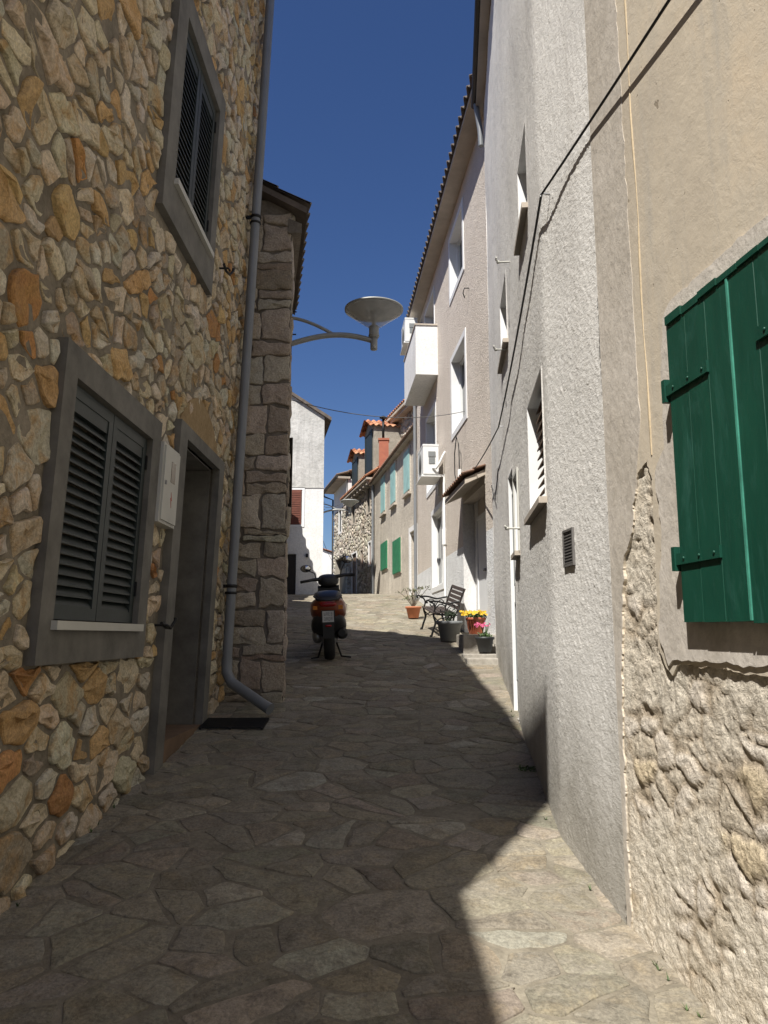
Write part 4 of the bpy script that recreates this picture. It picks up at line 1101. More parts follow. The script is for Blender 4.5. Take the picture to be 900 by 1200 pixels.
# ================================================================== RIGHT: FAR STONE HOUSES
R5 = Wall([(-.40, 30.1), (-1.70, 35.5)], -1); L5 = R5.L
h5 = thing('dormer_house', 'pale stone house with corbelled eave and two red-tiled dormers', 'house', (-1, 33, g(33)))
HE5 = 7.75
ops5 = [(.55, 1.22, 6.55, 7.62, .12), (3.65, 4.35, 6.55, 7.62, .12), (3.25, 4.25, 3.0, 5.18, .18), (1.9, 2.35, 4.35, 5.15, .10), (.35, .8, 4.4, 5.3, .10)]
f = MB(); R5.facade(f, 0, L5, 2.5, HE5, ops5); hull(f, R5, 0, L5, 2.5, HE5, 5); f.build('wall', 'mortar_far', h5)
FARP = [(3, (.50, .45, .37)), (2, (.44, .39, .31)), (2, (.56, .51, .43)), (1, (.36, .31, .25))]
f = MB(); rnd = random.Random(51)
for poly in cells(0, L5, 3.0, HE5, .07, .17, 1.6, 2.2, .03, 51, .62):
    poly = cut_rects(poly, [(o[0]-.06, o[1]+.06, o[2]-.06, o[3]+.06) for o in ops5])
    if len(poly) < 3: continue
    f.cur = pick(FARP, rnd, .15); stone(f, lambda u, v, n: R5.P(u, v, n), poly, rnd.uniform(.015, .05), rnd, .3, .015, -.02, .1, .02, 0, .01)
f.build('stonework', 'stone_far', h5)
for i, o in enumerate(ops5):
    f = MB(); R5.frame(f, o[0]-.06, o[1]+.06, o[2]-.06, o[3]+.06, .065, -.005, .05, i != 2)
    w_ = f.build('door' if i == 2 else 'window', 'white_wall' if i in (2, 4) else 'soffit', h5)
    f = MB(); R5.box(f, o[0]+.01, o[1]-.01, o[2]+.01, o[3]-.01, -.1, -.04 if i < 2 else -.02); f.build('door_leaf' if i == 2 else 'shutter', {0: 'dark_shutter', 1: 'dark_shutter', 2: 'timber', 3: 'red_brown', 4: 'red_brown'}[i], w_)
f = MB(); P = R5.P
R5.box(f, -.1, L5+.05, HE5+.0, HE5+.08, -.1, .34)
for k in range(9): a = .1+k*.62; R5.box(f, a, a+.16, HE5-.18, HE5, 0, .28)
ea = f.build('eave', 'soffit', h5)
f = MB(); tile_sheet(f, P(-.1, HE5+.12, .37), P(L5+.05, HE5+.12, .37), (2.6, .6, 1.9), .24, .04, 5); f.build('roof', 'tile', h5)
def dormer(root, s0, s1, zb, zt_, zr_, dep=1.8):
    W = R5; P = W.P; f = MB(); m = (s0+s1)/2
    n0, n1 = -dep, -.02
    W.box(f, s0, s1, zb, zt_, n0, n1)
    f.add([P(s0, zt_, n1), P(s1, zt_, n1), P(m, zr_, n1), P(s0, zt_, n0), P(s1, zt_, n0), P(m, zr_, n0)], [(0,1,2), (3,4,5)])
    d_ = f.build('dormer', 'mortar_far', root)
    f = MB(); W.frame(f, s0+.2, s1-.2, zb+.25, zt_-.1, .08, -.03, .02); W.box(f, s0+.28, s1-.28, zb+.33, zt_-.18, -.02, -.005); f.build('window', 'dark_shutter', d_)
    f = MB()
    for (a, sgn) in ((s0-.12, 1), (s1+.12, -1)):
        e0_ = P(a, zt_-.02, n0); e1_2 = P(a, zt_-.02, n1+.22); up_ = P(m, zr_+.05, n0)-e0_
        tile_sheet(f, e0_, e1_2, up_, .22, .035, 3, .03)
    f.build('tiled_roof', 'tile', d_)
dormer(h5, .15, 1.9, 8.0, 10.05, 10.45, 2.6)
dormer(h5, 3.1, 4.7, 8.0, 9.55, 9.9, 1.6)
chimney(h4)
R6 = Wall([(-1.70, 35.5), (-2.56, 39.2)], -1); L6 = R6.L
h6 = thing('corner_house', 'last house of the right row, white upper wall on stone base with wide dark doorway', 'house', (-2.2, 37, g(37)))
ops6 = [(1.5, 2.2, 6.6, 7.7, .12), (.3, 3.3, 2.8, 5.35, .3)]
f = MB(); R6.facade(f, 0, L6, 2.6, 7.7, ops6); hull(f, R6, 0, L6, 2.6, 7.7, 5)
f.build('wall', 'mortar_far', h6)
f = MB(); R6.facade(f, 0, L6, 7.75, 8.9, [], .03); hull(f, R6, 0, L6, 7.7, 8.9, 5); f.build('upper_wall', 'white_wall', h6)
f = MB()
for poly in cells(0, L6, 3.2, 7.7, .07, .17, 1.6, 2.2, .03, 61, .62):
    poly = cut_rects(poly, [(o[0]-.05, o[1]+.05, o[2]-.05, o[3]+.05) for o in ops6])
    if len(poly) < 3: continue
    f.cur = pick(FARP, rnd, .15); stone(f, lambda u, v, n: R6.P(u, v, n), poly, rnd.uniform(.015, .05), rnd, .3, .015, -.02, .1, .02, 0, .01)
f.build('stonework', 'stone_far', h6)
f = MB(); o = ops6[0]; R6.frame(f, o[0]-.08, o[1]+.08, o[2]-.08, o[3]+.08, .085, -.005, .05); w_ = f.build('window', 'white_wall', h6)
f = MB(); R6.box(f, o[0], o[1], o[2], o[3], -.06, -.02); f.build('shutter', 'dark_shutter', w_)
f = MB(); o = ops6[1]; R6.box(f, o[0]+.01, (o[0]+o[1])/2-.01, o[2], o[3]-.01, -.28, -.22); R6.box(f, (o[0]+o[1])/2+.01, o[1]-.01, o[2], o[3]-.01, -.28, -.22); f.build('garage_door', 'dark_wood', h6)
f = MB(); P = R6.P; R6.box(f, -.1, L6+.3, 8.9, 9.0, -.1, .5); ea = f.build('eave', 'soffit', h6)
f = MB(); f.tube([P(-.1, 8.98, .55), P(L6+.35, 8.98, .55)], .07, 8); f.tube([P(L6+.3, 8.95, .55), P(L6+.3, 8.75, .5), P(L6+.05, 8.55, .08), P(L6+.0, 3.2, .07)], .045, 8); f.build('gutter', 'gutter_dark', ea)
f = MB(); tile_sheet(f, P(-.1, 9.06, .55), P(L6+.3, 9.06, .55), (2.8, .7, 1.0), .24, .04, 5, .03, [(1, (.2, .14, .1))]); f.build('roof', 'tile', h6)
# taller house behind the taupe one
h7 = thing('rear_stone_house', 'stone house with pale cornice rising behind the taupe house', 'house', (3, 30, g(28)))
R7 = Wall([(2.55, 23.5), (.25, 32.2)], -1); L7 = R7.L
f = MB(); R7.facade(f, 0, L7, 3, 10.3, []); hull(f, R7, 0, L7, 3, 10.3, 5); f.build('wall', 'mortar_far', h7)
f = MB()
for poly in cells(0, L7, 7.8, 10.3, .08, .2, 1.6, 2.2, .03, 71, .62):
    f.cur = pick(FARP, rnd, .15); stone(f, lambda u, v, n: R7.P(u, v, n), poly, rnd.uniform(.015, .05), rnd, .3, .015, -.02, .1, .02, 0, .01)
f.build('stonework', 'stone_far', h7)
f = MB(); R7.box(f, -.2, L7+.2, 10.3, 10.42, -.05, .3); R7.box(f, -.2, L7+.2, 10.42, 10.52, -.05, .4); ea = f.build('cornice', 'soffit', h7)
f = MB(); P = R7.P; tile_sheet(f, P(-.2, 10.58, .42), P(L7+.2, 10.58, .42), (2.6, .6, .75), .25, .04, 4, .03); f.build('roof', 'tile', h7)

# ================================================================== STREET LAMPS
def street_lamp(base, label):
    bx, by, bz = base     # wall point of the arm
    r_ = thing('street_lamp', label, 'street lamp', base, 'wall lamps on curved arms')
    V = lambda x, z, y=0: Vector((bx+x, by+y, bz+z))
    f = MB(); f.tube([V(.03, -.28), V(.03, .42)], .009, 8); f.box((bx-.06, by-.03, bz-.04), (bx+.03, by+.03, bz+.04)); f.box((bx-.06, by-.03, bz+.24), (bx+.03, by+.03, bz+.30))
    for z in (.0, .27): f.tube([V(.0, z, -.03), V(.09, z, -.03)], .008, 6)
    f.build('wall_bracket', 'black_iron', r_)
    f = MB(); n = 18; f.tube([V(.03+.94*t/n, -.10+.12*math.sin(PI*(t/n)*.8)-.04*(t/n)**2) for t in range(n+1)], .031, 12)
    f.tube([V(.03+.50*t/8, .21-.03*(t/8)-.18*(t/8)**1.6) for t in range(9)], .019, 10); f.build('arm', 'lamp_grey', r_)
    f = MB(); px = .97
    f.lathe([(.038, -.17), (.04, -.16), (.04, .02), (.038, .02)], V(px, 0), 16); f.lathe([(.052, -.03), (.056, -.02), (.056, .10), (.05, .11)], V(px, 0), 16)
    f.lathe([(.062, -.01), (.062, .005)], V(px, 0), 16); f.build('post', 'lamp_grey', r_)
    f = MB(); f.lathe([(.055, .09), (.085, .11), (.32, .285), (.325, .295)], V(px, 0), 40); bw = f.build('bowl', 'lens', r_)
    f = MB(); f.lathe([(.0, .37), (.15, .365), (.28, .34), (.335, .315), (.335, .298), (.32, .293), (.3, .302), (.0, .312)], V(px, 0), 40); hd = f.build('head', 'lamp_grey', r_)
    f = MB()
    for k in range(9):
        an = 2*PI*k/9; c = V(px, 0)+Vector((.19*math.cos(an), .19*math.sin(an), .288))
        vs = [c]; m = 12
        for j in range(m): b_ = 2*PI*j/m; vs.append(c+Vector((.105*math.cos(b_)*math.cos(an)-.075*math.sin(b_)*math.sin(an), .105*math.cos(b_)*math.sin(an)+.075*math.sin(b_)*math.cos(an), .012)))
        vs[0] = c-Vector((0, 0, .012)); f.add(vs, [(0, 1+j, 1+(j+1) % m) for j in range(m)], True)
    f.lathe([(.0, .20), (.035, .20), (.04, .28), (.0, .29)], V(px, 0), 14)
    f.lathe([(.022, .10), (.022, .22)], V(px, 0), 10)
    f.build('reflector', 'petal', r_)
    return r_
lp = street_lamp((-1.085, 8.3, 4.97), 'grey street lamp with glass bowl on curved arm, near, on the block stone house')
copy_tree(lp, (-2.20, 27.1, 6.05), 'small distant street lamp on a curved arm at the corner of the white gabled house')

# overhead wires
def wire(name, a, b, k, r, label, mat='wire_grey', group=None):
    f = MB(); f.tube(sag(Vector(a), Vector(b), k, 20), r, 5, False); tag(f.build(name, mat), label, 'wire', group)
wire('overhead_wire', (-1.30, 9.5, 4.62), tuple(R3.P(2.37, 5.26, .02)), .18, .006, 'thin grey wire crossing the lane below the lamp to the rendered house')
wire('overhead_wire', (-2.2, 27.3, 6.2), (-2.1, 36.6, 7.9), .1, .008, 'short wire from the white gabled house to the far corner house, upper', group=None)
wire('overhead_wire', (-2.2, 27.3, 5.0), (-2.45, 38.3, 5.1), .1, .008, 'short wire low between the white gabled house and the far corner house')

# ================================================================== SCOOTER
def scooter():
    O = Vector((-.69, 9.98, g(9.98)))
    M0 = Matrix.Translation(O) @ Matrix.Rotation(R(3.6), 4, 'Z') @ Matrix.Rotation(math.atan(.13), 4, 'X') @ Matrix.Rotation(R(-2.5), 4, 'Y')
    r_ = thing('scooter', 'orange and black motor scooter parked in the shade with its back to us', 'scooter', O)
    T = lambda x, y, z: M0 @ Vector((x, y, z))
    Y90 = Matrix.Rotation(R(90), 3, 'Y').to_4x4()
    def wheel(y, r, w, steer=0):
        Rm = M0.to_3x3().to_4x4() @ Matrix.Rotation(steer, 3, 'Z').to_4x4() @ Y90
        f = MB(); f.lathe([(r*.62, -w*.30), (r*.6, 0), (r*.62, w*.30)], T(0, y, r), 28, Rm); f.lathe([(.04, -w*.55), (.05, -w*.5), (.05, w*.5), (.04, w*.55)], T(0, y, r), 14, Rm)
        for k in range(5):
            an = k*2*PI/5; f.tube([T(0, y+.04*math.cos(an), r+.04*math.sin(an)), T(0, y+r*.6*math.cos(an), r+r*.6*math.sin(an))], .018, 6)
        wh = f.build('wheel', 'steel', r_)
        f = MB(); f.lathe([(r*.60, -w*.42), (r*.78, -w*.5), (r*.93, -w*.42), (r*.985, -w*.22), (r, 0), (r*.985, w*.22), (r*.93, w*.42), (r*.78, w*.5), (r*.60, w*.42)], T(0, y, r), 32, Rm)
        f.build('tyre', 'tyre', wh)
    wheel(0, .245, .14); wheel(1.27, .245, .12, R(-14))
    def sec(y, zc, hw, hh, p=2.6, n=20, tw=1.0):
        o = []
        for j in range(n):
            a = 2*PI*j/n; c, s = math.cos(a), math.sin(a)
            k = hw*(tw if s > 0 else 1)
            o.append(T(k*math.copysign(abs(c)**(2/p), c), y, zc+hh*math.copysign(abs(s)**(2/p), s)))
        return o
    # tail cowl
    f = MB(); f.loft([sec(-.33, .70, .05, .05), sec(-.31, .695, .13, .09), sec(-.24, .68, .19, .13), sec(-.10, .655, .225, .165), (sec(.12, .63, .235, .17)), sec(.38, .60, .20, .17), sec(.52, .56, .15, .15)])
    bd = f.build('body', 'orange_paint', r_)
    f = MB(); f.loft([sec(-.26, .56, .15, .07), sec(-.18, .50, .20, .13), sec(-.05, .45, .225, .15), sec(.15, .42, .22, .14), sec(.42, .40, .19, .12), sec(.55, .38, .16, .10)]); f.build('lower_cowl', 'black_plastic', r_)
    f = MB(); f.loft([sec(-.30, .785, .10, .02), sec(-.26, .80, .15, .04), sec(-.08, .83, .175, .055), sec(.15, .82, .17, .055), sec(.28, .80, .155, .05), sec(.5, .79, .14, .045), sec(.56, .77, .09, .02)]); f.build('seat', 'seat_vinyl', r_)
    f = MB(); f.tube([T(-.16, -.02, .80), T(-.17, -.22, .83), T(-.12, -.36, .80), T(0, -.40, .79), T(.12, -.36, .80), T(.17, -.22, .83), T(.16, -.02, .80)], .013, 8); f.build('grab_rail', 'black_plastic', r_)
    f = MB(); f.loft([sec(-.345, .735, .085, .022), sec(-.335, .735, .10, .03), sec(-.28, .735, .12, .035)]); f.build('taillight', 'red_lens', r_)
    for sx in (-1, 1):
        f = MB(); f.loft([[T(sx*.15+q[0], -.315+.02*abs(q[0])*10, .69+q[1]) for q in ((-.035,-.02),(.035,-.02),(.035,.025),(-.035,.025))], [T(sx*.15+q[0], -.25, .69+q[1]) for q in ((-.035,-.02),(.035,-.02),(.035,.025),(-.035,.025))]], False); f.build('indicator', 'orange_lens', r_)
    # mudguard, plate
    f = MB(); f.loft([[T(x, -.34, z) for x, z in ((-.085,.50),(.085,.50),(.085,.66),(-.085,.66))], [T(x, -.20, z) for x, z in ((-.085,.55),(.085,.55),(.085,.68),(-.085,.68))]], False)
    f.loft([[T(x, -.37, z) for x, z in ((-.07,.32),(.07,.32),(.07,.52),(-.07,.52))], [T(x, -.345, z) for x, z in ((-.07,.34),(.07,.34),(.07,.52),(-.07,.52))]], False); f.build('mudguard', 'black_plastic', r_)
    f = MB(); f.loft([[T(x, -.362, z) for x, z in ((-.07,.515),(.07,.515),(.07,.655),(-.07,.655))], [T(x, -.352, z) for x, z in ((-.07,.515),(.07,.515),(.07,.655),(-.07,.655))]], False); pl = f.build('number_plate', 'plate', r_)
    f = MB(); rn = random.Random(2)
    for row, cnt in ((.60, 4), (.538, 4)):
        for k in range(cnt):
            xx = -.052+k*.028; zz = row
            for st in rn.sample([(0,0,.003,.042),(.015,0,.018,.042),(0,.039,.018,.042),(0,0,.018,.004),(0,.019,.018,.023)], 4):
                f.loft([[T(xx+a, -.3645, zz+b) for a, b in ((st[0],st[1]),(st[2],st[1]),(st[2],st[3]),(st[0],st[3]))], [T(xx+a, -.3618, zz+b) for a, b in ((st[0],st[1]),(st[2],st[1]),(st[2],st[3]),(st[0],st[3]))]], False)
    f.build('plate_characters', 'ink', pl)
    f = MB(); f.loft([sec(-.385, .475, .04, .012), sec(-.37, .475, .04, .014)]); f.build('reflector', 'red_lens', r_)
    # engine, muffler, stand
    f = MB(); f.loft([sec(-.12, .27, .08, .06), sec(0, .28, .10, .10), sec(.3, .30, .13, .12), sec(.55, .33, .10, .09)]); f.loft([[p-M0.to_3x3() @ Vector((.14, 0, 0)) for p in sec(-.08, .30, .05, .06)], [p-M0.to_3x3() @ Vector((.15, 0, 0)) for p in sec(.1, .30, .07, .10)], [p-M0.to_3x3() @ Vector((.13, 0, 0)) for p in sec(.4, .32, .06, .09)]]); f.build('engine', 'steel', r_)
    f = MB(); f.tube([T(.165, -.20, .36), T(.165, -.17, .36), T(.17, .22, .30), T(.16, .28, .29)], [.045, .072, .075, .04], 14); f.tube([T(.165, .26, .29), T(.10, .45, .22), T(.03, .5, .25)], .02, 8); f.build('exhaust', 'black_plastic', r_)
    f = MB(); f.tube([T(-.09, .16, .20), T(-.15, .06, .03), T(-.24, .04, .015)], .013, 7); f.tube([T(.09, .16, .20), T(.15, .06, .03), T(.27, .04, .015)], .013, 7); f.tube([T(-.09, .16, .2), T(.09, .16, .2)], .014, 7); f.build('stand', 'black_iron', r_)
    # floorboard, leg shield, fork, bars
    f = MB(); f.loft([sec(.45, .30, .19, .05, 4), sec(.75, .30, .19, .045, 4), sec(.95, .31, .18, .05, 4)]); f.build('floorboard', 'black_plastic', r_)
    f = MB()
    f.loft([[T(x, .93+yy, .26) for x, yy in ((-.20,0),(0,.05),(.20,0),(.18,.06),(0,.16),(-.18,.06))], [T(x, .98+yy, .6) for x, yy in ((-.22,0),(0,.06),(.22,0),(.20,.07),(0,.18),(-.20,.07))], [T(x, 1.02+yy, .86) for x, yy in ((-.14,0),(0,.05),(.14,0),(.12,.06),(0,.16),(-.12,.06))]]); f.build('leg_shield', 'black_plastic', r_)
    f = MB(); f.tube([T(0, 1.12, .82), T(0, 1.20, .45), T(0, 1.22, .38)], .03, 10)
    for sx in (-.08, .08): f.tube([T(sx, 1.21, .5), T(sx, 1.27, .245)], .018, 8)
    f.tube([T(-.08, 1.21, .5), T(.08, 1.21, .5)], .02, 8); f.build('fork', 'black_plastic', r_)
    f = MB(); f.loft([sec(1.19, .52, .03, .03), sec(1.10, .50, .07, .05), sec(1.3, .51, .075, .045), sec(1.5, .42, .06, .03)]); f.build('front_mudguard', 'orange_paint', r_)
    f = MB(); f.loft([[T(x, .95, .55+z) for x, z in ((-.12,0),(.12,0),(.15,.3),(-.15,.3))], [T(x, 1.05, .55+z) for x, z in ((-.12,0),(.12,0),(.15,.33),(-.15,.33))]], False)
    f.loft([sec(.93, .93, .08, .05), sec(.97, .94, .13, .075), sec(1.07, .95, .15, .09), sec(1.16, .93, .10, .07)])
    f.tube([T(-.36, .86, .95), T(-.22, .95, .97), T(0, 1.02, .98), T(.22, 1.03, 1.02), T(.36, 1.02, 1.02)], [.016, .022, .034, .022, .016], 8)
    f.build('handlebar', 'black_plastic', r_)
    f = MB(); f.tube([T(-.38, .85, .95), T(-.26, .925, .965)], .02, 10); f.tube([T(.26, 1.03, 1.02), T(.38, 1.02, 1.02)], .02, 10)
    f.tube([T(-.22, 1.0, .96), T(-.38, .95, .93)], .007, 6); f.tube([T(.22, 1.08, 1.0), T(.38, 1.09, 1.0)], .007, 6); f.build('grip', 'tyre', r_)
    for sx, z0, z1, dx in ((-1, .98, 1.12, -.24), (1, 1.02, 1.23, .17)):
        f = MB(); f.tube([T(sx*.17, 1.0, z0), T(sx*.19, 1.0, z0+.08), T(sx*.2+dx*.25, 1.0, z1-.03)], .008, 6)
        c = T(sx*.2+dx*.45, .99, z1+.01)
        m_ = M0.to_3x3().to_4x4() @ Matrix.Rotation(R(92), 3, 'X').to_4x4() @ Matrix.Diagonal((1.25, .85, 1, 1))
        f.lathe([(.03, -.025), (.058, -.012), (.062, .008), (.058, .010)], c, 20, m_); mr = f.build('mirror', 'black_plastic', r_)
        f = MB(); f.lathe([(.052, .009), (.052, .0125)], c, 20, m_); f.build('mirror_glass', 'mirror', mr)
scooter()

# ================================================================== BENCH
def bench():
    O = Vector((1.0, 12.15, g(12.15))); A_ = R(6)
    M0 = Matrix.Translation(O) @ Matrix.Rotation(A_, 4, 'Z') @ Matrix.Rotation(math.atan(.13), 4, 'X')
    r_ = thing('park_bench', 'slatted garden bench with black scrolled cast iron ends against the white plinth', 'bench', O)
    M0 = M0 @ Matrix.Scale(.86, 4)
    T = lambda x, y, z: M0 @ Vector((x, y, z))    # -x faces the lane, y along the length
    for y in (.03, 1.17):
        f = MB(); tb = lambda pts, r=.014: f.tube([T(a, y, b) for a, b in pts], r, 7)
        def curve_(pts, n=5):
            P_ = [Vector((a, b)) for a, b in pts]; out = []
            for i in range(len(P_)-1):
                p0, p1, p2, p3 = P_[max(0, i-1)], P_[i], P_[i+1], P_[min(len(P_)-1, i+2)]
                for k in range(n):
                    t = k/n; out.append(tuple(.5*((2*p1)+(-p0+p2)*t+(2*p0-5*p1+4*p2-p3)*t*t+(-p0+3*p1-3*p2+p3)*t**3)))
            out.append(tuple(P_[-1])); return out
        tb(curve_([(-.30, 0), (-.27, .12), (-.23, .25), (-.26, .36), (-.27, .42)]), .017)       # front leg
        tb(curve_([(.20, 0), (.14, .14), (.10, .28), (.12, .40)]), .017)                        # rear leg
        tb([(-.30, .0), (-.33, .012)], .024); tb([(.20, 0), (.235, .012)], .024)
        tb(curve_([(-.27, .42), (-.08, .40), (.10, .40), (.17, .46), (.23, .66), (.30, .86)]), .016)   # seat rail to back
        tb(curve_([(-.27, .42), (-.24, .52), (-.27, .60), (-.33, .63), (-.36, .66), (-.40, .655), (-.40, .62), (-.375, .625)]), .013)
        tb(curve_([(-.33, .645), (-.18, .64), (-.02, .60), (.10, .62), (.20, .64)]), .015)      # arm
        tb(curve_([(-.24, .50), (-.15, .59), (-.05, .55), (-.06, .47), (-.13, .46), (-.14, .50)]), .009)
        tb(curve_([(-.05, .42), (.0, .52), (.08, .58), (.13, .53), (.08, .48)]), .009)
        tb(curve_([(-.24, .26), (-.12, .34), (.0, .33), (.10, .26)]), .010)                     # stretcher
        tb(curve_([(-.25, .36), (-.16, .28), (-.06, .31), (.02, .37)]), .009)
        f.build('end_frame', 'black_iron', r_)
    f = MB()
    for k in range(5):
        x = -.27+k*.088
        f.bevbox((x-.035, 0, .425), (x+.035, 1.2, .448), .005, M0)
    f.build('seat', 'slat', r_)
    f = MB()
    for k in range(5):
        t = k/4; x = .185+.115*t; z = .52+.075*k*1.08
        mm = M0 @ Matrix.Translation((x, 0, z)) @ Matrix.Rotation(R(-70), 4, 'Y')
        f.bevbox((-.033, 0, -.010), (.033, 1.2, .012), .004, mm)
    f.build('backrest', 'slat', r_)
bench()

# ================================================================== POTS AND STEPS
def leaves(f, c, rad, n, size, rnd, flat=.6, up=.3):
    for _ in range(n):
        d = Vector((rnd.gauss(0, 1), rnd.gauss(0, 1), rnd.gauss(0, 1))).normalized()*rad*rnd.uniform(.25, 1)
        d.z = abs(d.z)*flat+up*rad*rnd.random(); p = Vector(c)+d
        u = Vector((rnd.gauss(0, 1), rnd.gauss(0, 1), rnd.gauss(0, .7))).normalized(); w = u.orthogonal().normalized(); s = size*rnd.uniform(.6, 1.3)
        w = (Matrix.Rotation(rnd.uniform(0, 6.28), 3, u) @ w)
        f.add([p-u*s, p-w*s*.45, p+u*s, p+w*s*.45, p+u.cross(w)*s*.2], [(0,1,4), (1,2,4), (2,3,4), (3,0,4)])
def flower_heads(f, c, rad, n, size, rnd, zoff=.0):
    for _ in range(n):
        a = rnd.uniform(0, 6.28); r = rad*math.sqrt(rnd.random()); p = Vector(c)+Vector((r*math.cos(a), r*math.sin(a), zoff+rnd.uniform(-.02, .035)))
        nn = Vector((rnd.gauss(-.3, .5), rnd.gauss(-.9, .4), rnd.gauss(.8, .3))).normalized(); u = nn.orthogonal().normalized(); w = nn.cross(u)
        for k in range(5):
            b0_ = k*2*PI/5+a; s = size*rnd.uniform(.8, 1.15)
            d0 = u*math.cos(b0_)+w*math.sin(b0_); d1 = u*math.cos(b0_+.62)+w*math.sin(b0_+.62); d_1 = u*math.cos(b0_-.62)+w*math.sin(b0_-.62)
            f.add([p, p+d_1*s*.8+nn*.006, p+d0*s+nn*.012, p+d1*s*.8+nn*.006], [(0,1,2,3)])
def pot(name, label, cat, loc, r0, r1, h, mat, ribs=0):
    r_ = thing(name, label, cat, loc); f = MB(); c = Vector(loc)
    f.lathe([(r0*.9, 0), (r0, .01), (r0+(r1-r0)*.82, h*.82), (r1*1.0, h*.83), (r1*1.06, h*.85), (r1*1.08, h), (r1*.96, h), (r1*.93, h*.86), (0, h*.84)], c, 28)
    for k in range(ribs):
        a = 2*PI*k/ribs; f.tube([c+Vector((r0*1.01*math.cos(a), r0*1.01*math.sin(a), .02)), c+Vector((r1*1.0*math.cos(a), r1*1.0*math.sin(a), h*.82))], .003, 5)
    f.build('pot', mat, r_); f = MB(); f.lathe([(0, h*.90), (r1*.93, h*.88), (r1*.93, h*.86)], c, 20); f.build('soil', 'soil', r_)
    return r_
rn = random.Random(8)
# stone ledge with steps along the wall
def block(x0, x1, y0, y1, z1, name, label, mat='step'):
    f = MB(); zb = g(y0)-.1
    f.bevbox((x0, y0, zb), (x1, y1, z1), .012); return tag(f.build(name, mat), label, 'step')
block(1.06, 1.53, 10.42, 11.4, g(10.9)+.20, 'stone_step', 'low concrete block step in the porch under the yellow flowers')
block(1.02, 1.46, 9.62, 9.98, g(9.8)+.05, 'stone_step', 'thin flat doorstep slab at the wall foot, nearer of two')
block(1.02, 1.47, 10.05, 10.34, g(10.2)+.04, 'stone_step', 'thin flat doorstep slab at the wall foot beside the black pot')
zt1 = g(10.9)+.20
gp = pot('flower_pot', 'large round grey plastic planter with dark leaves in front of the bench', 'flower pot', (.98, 11.62, g(11.62)+.005), .135, .185, .30, 'grey_pot')
f = MB(); c = (.98, 11.62, g(11.62)+.28)
for k in range(16):
    a = rn.uniform(0, 6.28); q = Vector(c); tip = q+Vector((.07*math.cos(a), .07*math.sin(a), rn.uniform(.08, .2)))
    f.tube([q+Vector((rn.uniform(-.05, .05), rn.uniform(-.05, .05), 0)), tip], .006, 4)
leaves(f, Vector(c)+Vector((.02, .0, .08)), .10, 110, .024, rn, .9, .5); f.build('foliage', 'leaf_dark', gp)
yp = pot('flower_pot', 'ribbed red-brown pot of yellow pansies on the concrete step', 'flower pot', (1.30, 10.98, zt1+.003), .095, .135, .235, 'terracotta_red', 22)
f = MB(); c = (1.30, 10.98, zt1+.22); leaves(f, c, .16, 180, .028, rn, .35, .25); f.build('foliage', 'leaf', yp)
f = MB(); flower_heads(f, (1.27, 10.96, zt1+.27), .19, 60, .024, rn, .02); f.build('blossom', 'yellow', yp)
bp = pot('flower_pot', 'small black pot of pink flowers at the foot of the concrete step', 'flower pot', (1.325, 10.24, g(10.24)+.055), .085, .12, .20, 'black_pot')
f = MB(); c = Vector((1.325, 10.24, g(10.24)+.055+.18)); leaves(f, c, .11, 90, .026, rn, .5, .3)
for k in range(7): f.tube([c, c+Vector((rn.uniform(-.09, .06), rn.uniform(-.05, .05), .15+rn.random()*.04))], .004, 4)
f.build('foliage', 'leaf', bp)
f = MB(); flower_heads(f, c+Vector((-.02, 0, .16)), .10, 20, .019, rn, .0); f.build('blossom', 'pink', bp)
tp = pot('flower_pot', 'terracotta pot with a sparse grey-green shrub up the lane past the bench', 'flower pot', (.56, 14.75, g(14.75)+.012), .10, .145, .22, 'terracotta')
f = MB(); c = Vector((.56, 14.75, g(14.75)+.2))
tips = []
for k in range(15):
    t_ = c+Vector((rn.gauss(0, .12), rn.gauss(0, .12), rn.uniform(.2, .44))); f.tube([c, c.lerp(t_, .5)+Vector((rn.uniform(-.03, .03), 0, .02)), t_], .005, 4); tips.append(t_)
f.build('stem', 'bark', tp)
f = MB()
for t_ in tips: leaves(f, t_-Vector((0, 0, .05)), .09, 12, .022, rn, .8, .1)
f.build('foliage', 'leaf_dry', tp)
# second small pot behind the black one
block(1.36, 1.50, 10.36, 10.41, g(10.3)+.12, 'kerb_stone', 'small dark kerb stone behind the black pot', 'mortar_block')

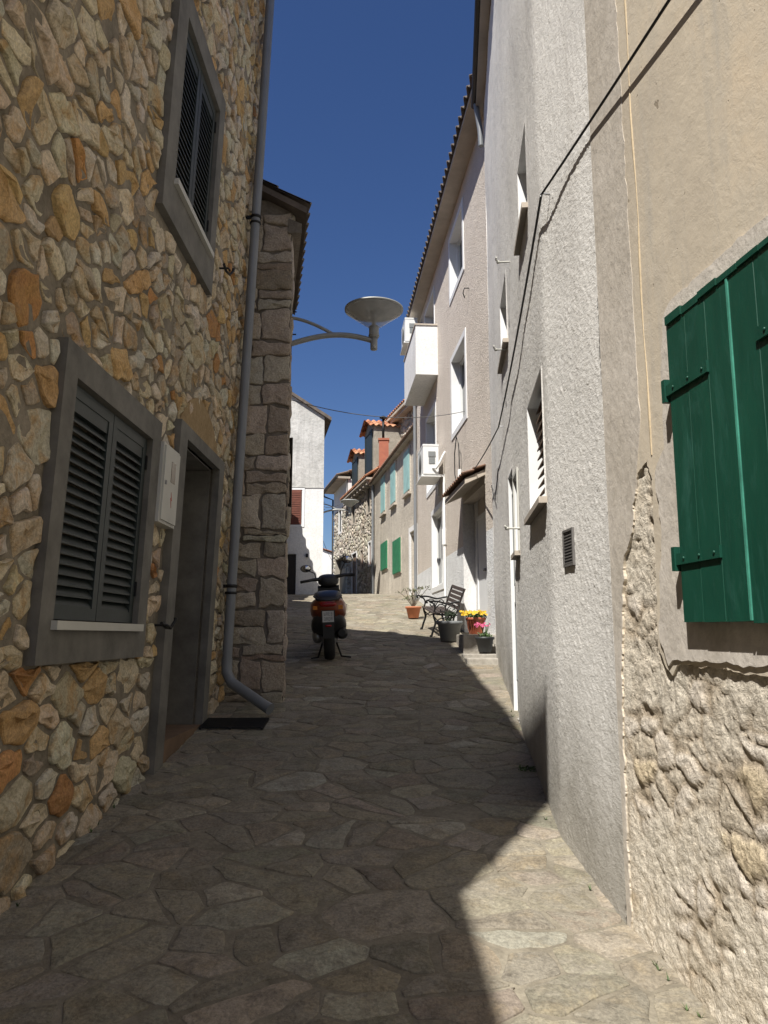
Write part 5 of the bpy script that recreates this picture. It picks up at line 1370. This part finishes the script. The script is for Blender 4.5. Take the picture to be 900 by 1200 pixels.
# weeds along the wall feet (nobody could count them)
f = MB(); rn = random.Random(31)
for _ in range(22):
    t = rn.random()
    if rn.random() < .45: q = R1.P(rn.uniform(8.2, 9.3), 0, .04+rn.random()*.03)
    elif rn.random() < .5: q = R2.P(rn.uniform(.2, 5), 0, .02+rn.random()*.03)
    else: q = L1.P(rn.uniform(2.5, 5), .5, .03+rn.random()*.04)
    q.z = g(q.y)+.004
    for _k in range(5):
        a = rn.uniform(0, 6.28); l_ = rn.uniform(.012, .035); d_ = Vector((math.cos(a)*l_*.7, math.sin(a)*l_*.7, l_)); w_v = Vector((-math.sin(a), math.cos(a), 0))*.004
        f.add([q-w_v, q+w_v, q+d_], [(0,1,2)])
leaves(f, (.96, 5.36, g(5.36)+.01), .075, 60, .014, rn, .35, .1)
tag(f.build('weeds', 'grass', None, (0, 0, 0)), 'small green weeds sprouting at the foot of the walls', 'weeds', kind='stuff')

# ================================================================== LIGHT, SKY, CAMERA
sd = Vector((1, 2, -3.15)).normalized()
elev = math.asin(-sd.z); az = math.atan2(-sd.x, -sd.y)      # direction towards the sun, clockwise from +Y
w = bpy.data.worlds.new('World'); scene.world = w; w.use_nodes = True; nt = w.node_tree
bg = nt.nodes['Background']; sky = nt.nodes.new('ShaderNodeTexSky'); sky.sky_type = 'NISHITA'; sky.sun_disc = False
sky.sun_elevation = elev; sky.sun_rotation = az; sky.air_density = 1.0; sky.dust_density = .7; sky.ozone_density = 5; sky.altitude = 0
hs = nt.nodes.new('ShaderNodeHueSaturation'); hs.inputs['Hue'].default_value = .511; hs.inputs['Saturation'].default_value = 1.15; nt.links.new(sky.outputs[0], hs.inputs['Color']); nt.links.new(hs.outputs[0], bg.inputs[0]); bg.inputs[1].default_value = .062
sl = bpy.data.lights.new('sun', 'SUN'); sl.energy = 5.0; sl.angle = R(.53); sl.color = (1.0, .965, .90)
so = bpy.data.objects.new('sun', sl); COL.objects.link(so); so.rotation_euler = sd.to_track_quat('-Z', 'Y').to_euler(); so.location = (-5, -8, 15)
cd = bpy.data.cameras.new('camera'); cam = bpy.data.objects.new('camera', cd); COL.objects.link(cam); scene.camera = cam
cam.location = (0, 0, 1.6); cam.rotation_euler = (R(90)+math.atan(145/900), 0, 0)
cd.sensor_fit = 'VERTICAL'; cd.sensor_height = 36; cd.lens = 36*900/1200; cd.clip_start = .05; cd.clip_end = 3000
vs = scene.view_settings; vs.view_transform = 'Standard'; vs.look = 'None'; vs.gamma = 1; vs.use_curve_mapping = False; vs.exposure = .58
scene.cycles.max_bounces = 6; scene.cycles.diffuse_bounces = 2; scene.cycles.glossy_bounces = 2; scene.cycles.transparent_max_bounces = 6
